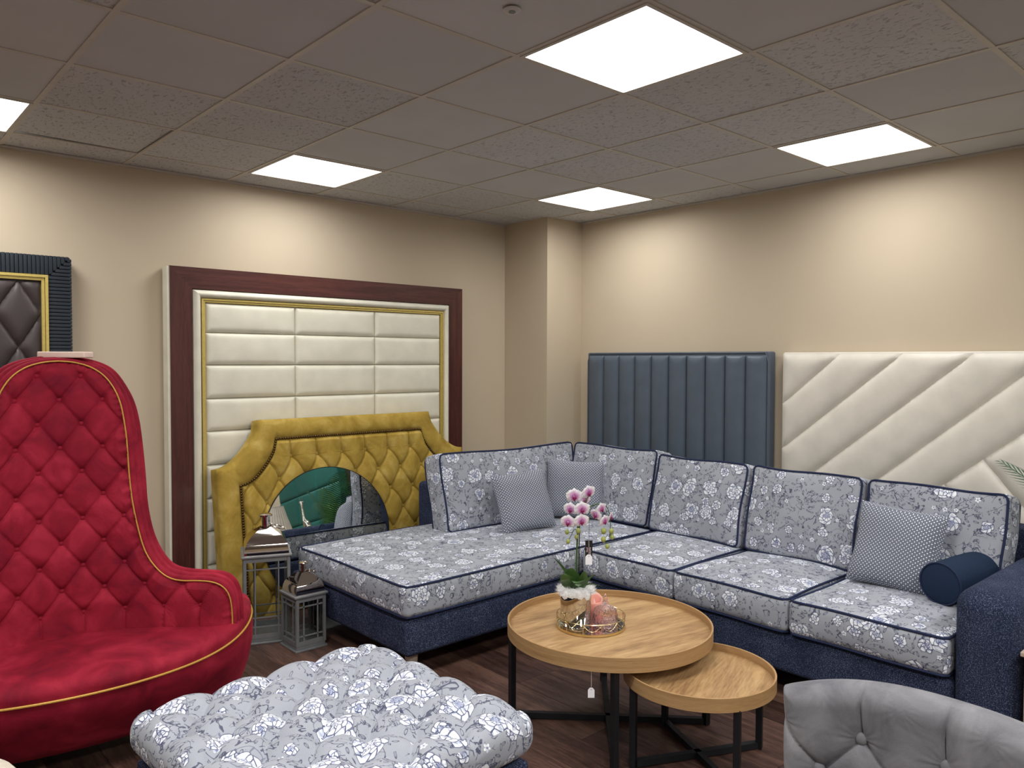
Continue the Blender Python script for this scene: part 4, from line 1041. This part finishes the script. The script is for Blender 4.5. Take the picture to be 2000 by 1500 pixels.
for sx in (-1, 1):
    for sy in (-1, 1): MB().lathe([(.018, 0), (.03, .095)], 16, c=(sx*.38, sy*.38, 0)).build('leg', 'darkwood', t)

# ------------------------------------------------------------------ red chair
PH = math.radians(8)
t = thing('red_armchair', 'red velvet high-backed tufted armchair with gold piping', 'armchair', (.74, 3.603, 0), (0, 0, -PH)); red = t
# local: x = u (viewer's right), y = -w (front is -y)
W0, K = .10, .75
def wfun(u): return W0+K*u**2-2.0*np.clip(np.abs(u)-.42, 0, 1)**2
def plan(u, off=0.):
    u = np.asarray(u, float); sl = 2*K*u; nn = np.sqrt(1+sl**2); w_ = wfun(u)
    return u-sl/nn*off, -(w_+off/nn)
def s_of(u):
    a = 2*K; x_ = a*np.abs(u); return np.sign(u)*(.5*(np.abs(u)*np.sqrt(1+x_**2)+np.arcsinh(x_)/a))
Ri = [(0, 1.543), (.05, 1.540), (.11, 1.522), (.16, 1.485), (.195, 1.43), (.216, 1.37), (.227, 1.30), (.236, 1.22), (.243, 1.06), (.255, .94), (.285, .785), (.31, .72), (.345, .668), (.38, .638), (.42, .626), (.48, .626), (.535, .618), (.575, .595), (.60, .555), (.61, .49), (.611, .38)]
Ro = [(0, 1.556), (.08, 1.553), (.154, 1.534), (.205, 1.505), (.245, 1.44), (.275, 1.375), (.292, 1.30), (.302, 1.21), (.314, 1.06), (.318, .94), (.335, .83), (.362, .75), (.396, .69), (.43, .662), (.48, .650), (.54, .645), (.60, .638), (.64, .610), (.66, .56), (.668, .48), (.668, .36)]
def chaik(P, n=2):
    P = np.array(P, float)
    for _ in range(n):
        Q = [P[0]]
        for a, b in zip(P[:-1], P[1:]): Q += [a*.75+b*.25, a*.25+b*.75]
        Q.append(P[-1]); P = np.array(Q)
    return P
Ri, Ro = chaik(Ri), chaik(Ro); nn_ = 210
idx = np.linspace(0, len(Ri)-1, nn_); Ri = np.stack([np.interp(idx, np.arange(len(Ri)), Ri[:, k]) for k in range(2)], 1); idx2 = np.linspace(0, len(Ro)-1, nn_); Ro = np.stack([np.interp(idx2, np.arange(len(Ro)), Ro[:, k]) for k in range(2)], 1)
full = lambda R_: np.concatenate([R_[::-1]*np.array([-1, 1]), R_[1:]])
FI, FO = full(Ri), full(Ro); NN = len(FI)
nv = 250
# columns: blend from base line to outline
vv = np.linspace(0, 1, nv)[None, :]
arc = np.r_[0, np.cumsum(np.linalg.norm(np.diff(FI, axis=0), axis=1))]; arc = arc/arc[-1]*2-1
ubase = .611*np.sign(arc)*np.abs(arc)**.8
Uq = ubase[:, None]*(1-vv)+FI[:, 0][:, None]*vv; Zq = .37*(1-vv)+FI[:, 1][:, None]*vv
pS, qS, z00 = .150, .0963, .52
hh = tuft(s_of(Uq)-pS/2, Zq-z00, pS, qS, .036, lo=(0., 0.), cw=.0045, bw=.020, wt=(.26, .18, .56))
de = np.clip((1-vv)*np.linalg.norm(np.stack([FI[:, 0]-ubase, FI[:, 1]-.37], -1), axis=1)[:, None]/.03, 0, 1)
dd_ = np.full(Uq.shape, 9.)
for k in range(0, NN, 4): dd_ = np.minimum(dd_, np.hypot(Uq-FI[k, 0], Zq-FI[k, 1]))
hh = hh*np.sqrt(np.clip(dd_/.035+.02, 0, 1))
Xp, Yp = plan(Uq, hh-.020)
MB().grid(np.stack([Xp, Yp, Zq], -1)).build('tufted_back', 'red', t, smooth='all')
# rolled edge bands between inner outline and outer outline
rows = []; NS = 27
def band(P, q, o_):
    w1 = wfun(P[:, 0]); w2 = .71*P[:, 0]**2-1.6*np.clip(np.abs(P[:, 0])-.46, 0, 1)**2; return np.stack([P[:, 0], -(w1*(1-q)+w2*q+o_), P[:, 1]], -1)
for k in range(NS):
    q = k/(NS-1); P = FI*(1-q)+FO*q; lob = .013*abs(math.sin(3*PI*q))**.7
    tg_ = np.gradient(P, axis=0); nrm = np.stack([-tg_[:, 1], tg_[:, 0]], 1); nrm /= np.maximum(np.linalg.norm(nrm, axis=1, keepdims=True), 1e-9)
    rows.append(band(P+nrm*lob*.8, q, lob*.7-.004))
rows = np.array(rows); sp3 = (NS-1)//3
for k in range(3):
    MB().grid(rows[k*sp3:(k+1)*sp3+1]).build('rolled_border', 'red', t, smooth='all')
def off_path(q, extra=0.): return band(FI*(1-q)+FO*q, q, extra)
MB().tube(off_path(0, extra=.002), .0030, 6).build('gold_piping', 'goldthread', t)
MB().tube(off_path(.333, extra=.001), .0018, 6).build('border_piping', 'goldthread', t)
# outer shell
rows = []; FE = band(FO, 1., 0)
for v_ in np.linspace(0, 1, 24):
    e = FE.copy(); e[:, 2] = FO[:, 1]*(1-v_)+.33*v_; fl_ = np.clip((.62-e[:, 2])/.3, 0, 1)
    e[:, 0] = e[:, 0]*(1-v_)+ubase*1.14*v_; e[:, 1] = e[:, 1]*(1-v_)+np.minimum(e[:, 1]+.03, .12)*v_+.02*math.sin(PI*v_); rows.append(e)
MB().grid(np.array(rows)).build('outer_shell', 'red', t, smooth='all')
# base drum and seat
def ell(a_, bf, br, z_, n=96):
    th_ = np.arange(n)/n*2*PI; lift = .055*np.clip((z_-.15)/.2, 0, 1); return np.stack([a_*np.cos(th_), np.where(np.sin(th_) > 0, -bf*np.sin(th_), -br*np.sin(th_)), z_+lift*(a_/.76*np.cos(th_))**6], -1)
prof = [(.68, .36, .10, .085), (.71, .395, .12, .09), (.73, .43, .13, .13), (.752, .50, .14, .20), (.765, .55, .15, .27), (.765, .57, .15, .32), (.757, .577, .15, .36)]
MB().grid(np.array([ell(*q) for q in prof]), False, True).build('seat_base', 'red', t, smooth='all')
MB().grid(np.array([ell(.66, .36, .10, .088), ell(.2, .1, .03, .088), ell(.001, .001, .001, .088)]), False, True, flip=True).build('underside', 'black', t)
top = [(.755, .575, .15, .362), (.758, .580, .15, .385), (.750, .572, .15, .405), (.73, .55, .14, .420), (.66, .50, .12, .428), (.5, .35, .1, .436), (.25, .2, .05, .438), (.001, .001, .001, .438)]
tp = chaik(top, 1); MB().grid(np.array([ell(*q) for q in tp]), False, True).build('seat', 'red', t, smooth='all')
MB().tube(ell(.760, .580, .152, .360, 140), .0045, 7, closed=True).build('gold_piping', 'goldthread', t)
bm_ = None
for r_ in range(-0, 11):
    for c_ in range(-5, 6):
        s__ = (pS/2 if r_ % 2 == 0 else 0)+pS*c_; z_ = z00+qS*r_
        us = np.linspace(-.62, .62, 600); u_ = float(np.interp(s__, s_of(us), us))
        if abs(u_) > .55: continue
        # inside outline with margin?
        dm = np.min(np.hypot(FI[:, 0]-u_, FI[:, 1]-z_)); zmax = np.interp(abs(u_), Ri[:, 0], Ri[:, 1]) if abs(u_) < .61 else 0
        k_ = np.where(Ri[:, 0] >= abs(u_))[0]; zz_ = Ri[k_[0], 1] if len(k_) else 0
        if z_ > zz_-.03 or dm < .03: continue
        X_, Y_ = plan(u_, -.014)
        if bm_ is None: o = MB().sphere((0, 0, 0), (.0115, .008, .0115), 12, 7).build('button', 'red', t); bm_ = o.data
        else: o = bpy.data.objects.new('button', bm_); C.objects.link(o); o.parent = t
        o.location = (float(X_), float(Y_), z_); o.rotation_euler = (0, 0, math.atan(-2*K*u_)*1.0)
for (x_, y_) in ((-.45, -.15), (.45, -.15), (-.25, -.28), (.25, -.28), (-.3, .05), (.3, .05)): MB().lathe([(.02, 0), (.028, .09)], 14, c=(x_, y_, 0)).build('leg', 'darkwood', t)
t = thing('wooden_slab', 'pale pinkish flat wooden block lying on top of the red armchair', 'block', (.762, 3.56, 1.556), (0, 0, math.radians(-42)))
MB().rbox((0, 0, .0125), (.192, .07, .025), .005, 3).build('block', 'slab', t)

# ------------------------------------------------------------------ grey dining chair, facing -x
t = thing('grey_chair', 'grey velvet button-back dining chair in the right foreground', 'chair', (1.62, .52, 0))
ny, nz_ = 240, 160; y_ = np.linspace(-.312, .312, ny); Zb = .47
def gtop(y): return .902-.045*np.power(np.abs(y)/.30, 2.6)
rows = []
Y, Vv = np.meshgrid(y_, np.linspace(0, 1, nz_), indexing='ij'); Zt = gtop(Y); Zg = Zb+(Zt-Zb)*Vv
hg = tuft(Y, Zg-.787, .155, .085, .036, hi=(0., 0.), cw=.0045, bw=.03, wt=(.36, .20, .44))
ed = np.clip(np.minimum(Zt-Zg, .312-np.abs(Y))/.045, 0, 1); rnd = np.sqrt(1-(1-ed)**2)
Yn = Y-np.sign(Y)*.018*(1-Vv)**1.3; curve = -.06*(np.abs(Y)/.31)**2.2
MB().grid(np.stack([-.012-hg*rnd*.8-.022*rnd+curve+.03*(Vv-1)*-1*0, Yn, Zg], -1), flip=True).build('tufted_back', 'grey_v', t, smooth='all')
MB().grid(np.stack([-.012+.055*rnd+curve, Yn, Zg], -1)).build('back_cover', 'grey_v', t, smooth='all')
bm2 = None
for r_ in range(0, 4):
    for c_ in (-1, 0, 1, 2) if r_ % 2 else (-1, 0, 1):
        yy = .155*c_-(.0775 if r_ % 2 else 0); zz = .787-.085*r_
        if abs(yy) > .26: continue
        if bm2 is None: o = MB().sphere((0, 0, 0), (.009, .0135, .0135), 16, 10).build('button', 'grey_v', t); bm2 = o.data
        else: o = bpy.data.objects.new('button', bm2); C.objects.link(o); o.parent = t
        o.location = (-.043-.06*(abs(yy)/.31)**2.2, yy, zz)
MB().rbox((-.26, 0, .44), (.50, .52, .10), .04, 4, (6, 6, 1), lambda V: V+np.c_[V[:, 0]*0, V[:, 1]*0, .015*(1-(V[:, 0]/.25)**2)*(1-(V[:, 1]/.26)**2)*(V[:, 2] > 0)]).build('seat', 'grey_v', t)
for sx, sy in ((-.46, -.2), (-.46, .2), (-.05, -.2), (-.05, .2)): MB().bar((sx*1.03, sy*1.08, 0), (sx, sy, .40), .028).build('leg', 'black', t)

# ------------------------------------------------------------------ cream stool (bottom left corner)
t = thing('cream_stool', 'cream boucle tufted stool cut off at the bottom left corner', 'stool', (.09, 2.53, 0))
def scal(tt, f): return 1+.012*np.abs(np.sin(tt*9))
MB().lathe([(.20, .10), (.29, .11), (.31, .16), (.325, .25), (.33, .33), (.326, .37), (.31, .392), (.27, .402), (.15, .405), (.001, .405)], 90, rf=scal, cap=False).build('seat', 'boucle', t, smooth='all')
for k in range(4): a = .7+k*PI/2; MB().lathe([(.015, 0), (.022, .11)], 14, c=(.2*math.cos(a), .2*math.sin(a), 0)).build('leg', 'darkwood', t)

# ------------------------------------------------------------------ pale cabinet behind the sofa arm with lamp and giraffe
t = thing('display_cabinet', 'low pale wooden cabinet just past the right sofa arm', 'cabinet', (3.59, .425, 0))
MB().rbox((0, 0, .27), (.72, .78, .44), .004, 2).build('carcass', 'palewood', t)
MB().rbox((0, 0, .497), (.75, .80, .018), .004, 2).build('top', 'palewood', t)
for sy in (-1, 1):
    o = MB().rbox((-.365, sy*.192, .27), (.014, .375, .42), .003, 2).build('door', 'palewood', t); PM[o.name] = PM[t.name]
    MB().tube([(-.372, sy*.03, .24), (-.386, sy*.03, .27), (-.372, sy*.03, .30)], .004, 6).build('handle', 'brass', o)
for sx in (-1, 1):
    for sy in (-1, 1): MB().bar((sx*.32, sy*.34, 0), (sx*.32, sy*.34, .055), .04).build('leg', 'palewood', t)
t = thing('table_lamp', 'table lamp with pleated silky shade seen in the round mirror', 'lamp', (3.50, .13, .506))
MB().lathe([(.07, 0), (.07, .01), (.02, .02), (.012, .05), (.03, .09), (.035, .13), (.02, .17), (.008, .20), (.006, .26)], 28).build('base', 'silver', t)
MB().lathe([(.165, .21), (.150, .27), (.125, .36), (.095, .50)], 144, rf=lambda tt, f: 1+.045*np.sin(tt*28), cap=False).build('lamp_shade', 'shade', t, smooth='all')
for r_, z_ in ((.167, .21), (.097, .50)): MB().tube([(r_*math.cos(q), r_*math.sin(q), z_) for q in np.arange(48)/48*2*PI], .004, 6, closed=True).build('shade_trim', 'shade', t)
t = thing('giraffe_statue', 'slender silver giraffe statue seen in the round mirror', 'statue', (3.77, .38, .506))
def skin(name, pts, edges, rad, mat, parent):
    me = bpy.data.meshes.new(name); me.from_pydata(pts, edges, []); o = bpy.data.objects.new(name, me); C.objects.link(o); o.parent = parent
    me.materials.append(M[mat]); mo = o.modifiers.new('skin', 'SKIN'); mo.use_smooth_shade = True
    for i, r_ in enumerate(rad): me.skin_vertices[0].data[i].radius = (r_, r_)
    me.skin_vertices[0].data[0].use_root = True
    s2 = o.modifiers.new('sub', 'SUBSURF'); s2.levels = 1; s2.render_levels = 2; return o
P = [(0, 0, .24), (0, .06, .24), (0, -.05, .25), (0, -.085, .32), (0, -.10, .42), (0, -.11, .50), (0, -.14, .515), (0, -.17, .50),
     (.02, -.05, .18), (.022, -.055, .09), (.022, -.055, .005), (-.02, -.05, .18), (-.022, -.045, .09), (-.022, -.05, .005),
     (.02, .06, .18), (.022, .07, .09), (.022, .06, .005), (-.02, .06, .18), (-.022, .075, .09), (-.022, .065, .005), (0, .085, .20), (0, .09, .14)]
Ed = [(0, 1), (0, 2), (2, 3), (3, 4), (4, 5), (5, 6), (6, 7), (2, 8), (8, 9), (9, 10), (2, 11), (11, 12), (12, 13), (1, 14), (14, 15), (15, 16), (1, 17), (17, 18), (18, 19), (1, 20), (20, 21)]
rd = [.036, .032, .034, .02, .015, .016, .016, .008, .012, .007, .008, .012, .007, .008, .012, .007, .008, .012, .007, .008, .005, .004]
skin('body', P, Ed, rd, 'silver', t)
for sx in (-1, 1):
    MB().tube([(sx*.006, -.112, .51), (sx*.014, -.108, .54), (sx*.018, -.106, .56)], [.003, .0025, .004], 6).build('horn', 'silver', t)
    MB().sphere((sx*.02, -.105, .512), (.011, .004, .006), 8, 6).build('ear', 'silver', t)

# palm
def palm(label, c, fronds, potr=.13, poth=.26):
    t = thing('potted_palm', label, 'plant', c)
    MB().lathe([(potr*.75, 0), (potr*.8, .01), (potr, poth), (potr*.92, poth), (potr*.88, poth-.03), (.001, poth-.03)], 36, cap=False).build('pot', 'potgrey', t)
    MB().lathe([(potr*.88, poth-.032), (potr*.5, poth-.02), (.001, poth-.015)], 24, cap=False).build('soil', 'soil', t)
    for (az, ln, up, droop, mt) in fronds:
        a = math.radians(az); d = np.array([math.cos(a), math.sin(a), 0]); n = 38
        b0 = np.array([0, 0, poth-.02]); pts = []
        for i in range(n):
            s_ = i/(n-1); pts.append(b0+d*ln*(s_*.75*math.cos(up)+.25*s_**2)+np.array([0, 0, 1])*(ln*math.sin(up)*s_*1.15-droop*ln*s_**2.2))
        pts = np.array(pts); tg_ = np.gradient(pts, axis=0); tg_ /= np.linalg.norm(tg_, axis=1, keepdims=True)
        fr = MB().tube(pts, np.linspace(.006, .0015, n), 6).build('frond', mt, t); PM[fr.name] = PM[t.name]
        lb = MB(); sd0 = np.cross(d, [0, 0, 1.])
        for i in range(7, n):
            for hf in (0, .33, .66) if ln > 2 else (0,):
                for sg in (-1, 1):
                    f = min(i+hf, n-1.01); k = int(f); p = pts[k]*(1-(f-k))+pts[min(k+1, n-1)]*(f-k); s_ = f/(n-1)
                    le = ln*.33*math.sin(PI*min(1, .12+.86*s_))**.7+.02
                    dr = tg_[k]*.75+sd0*sg*1.0+np.array([0, 0, .15]); dr /= np.linalg.norm(dr); nr = np.cross(dr, tg_[k]); nr /= np.linalg.norm(nr); wv = np.cross(nr, dr)*.0070
                    m1 = p+dr*le*.5+np.array([0, 0, -.01*le]); e = p+dr*le+np.array([0, 0, -.16*le])
                    lb.add([p-wv*.5, p+wv*.5, m1+wv, m1-wv, e], [(0, 1, 2, 3), (3, 2, 4)])
        lo_ = lb.build('leaflets', mt, fr, smooth='all'); lo_['kind'] = 'stuff'
    return t
palm('leafy green potted palm past the right end of the sofa, reflected in the mirror', (4.17, .44, 0),
     [(95, 1.06, 1.00, .18, 'palmdark'), (108, .98, 1.22, .08, 'palm'), (60, .95, 1.36, .10, 'palm'), (215, .90, 1.38, .14, 'palmdark'), (250, .82, 1.30, .20, 'palmdark'), (150, .80, 1.45, .06, 'palm'), (280, .80, 1.30, .20, 'palm')])
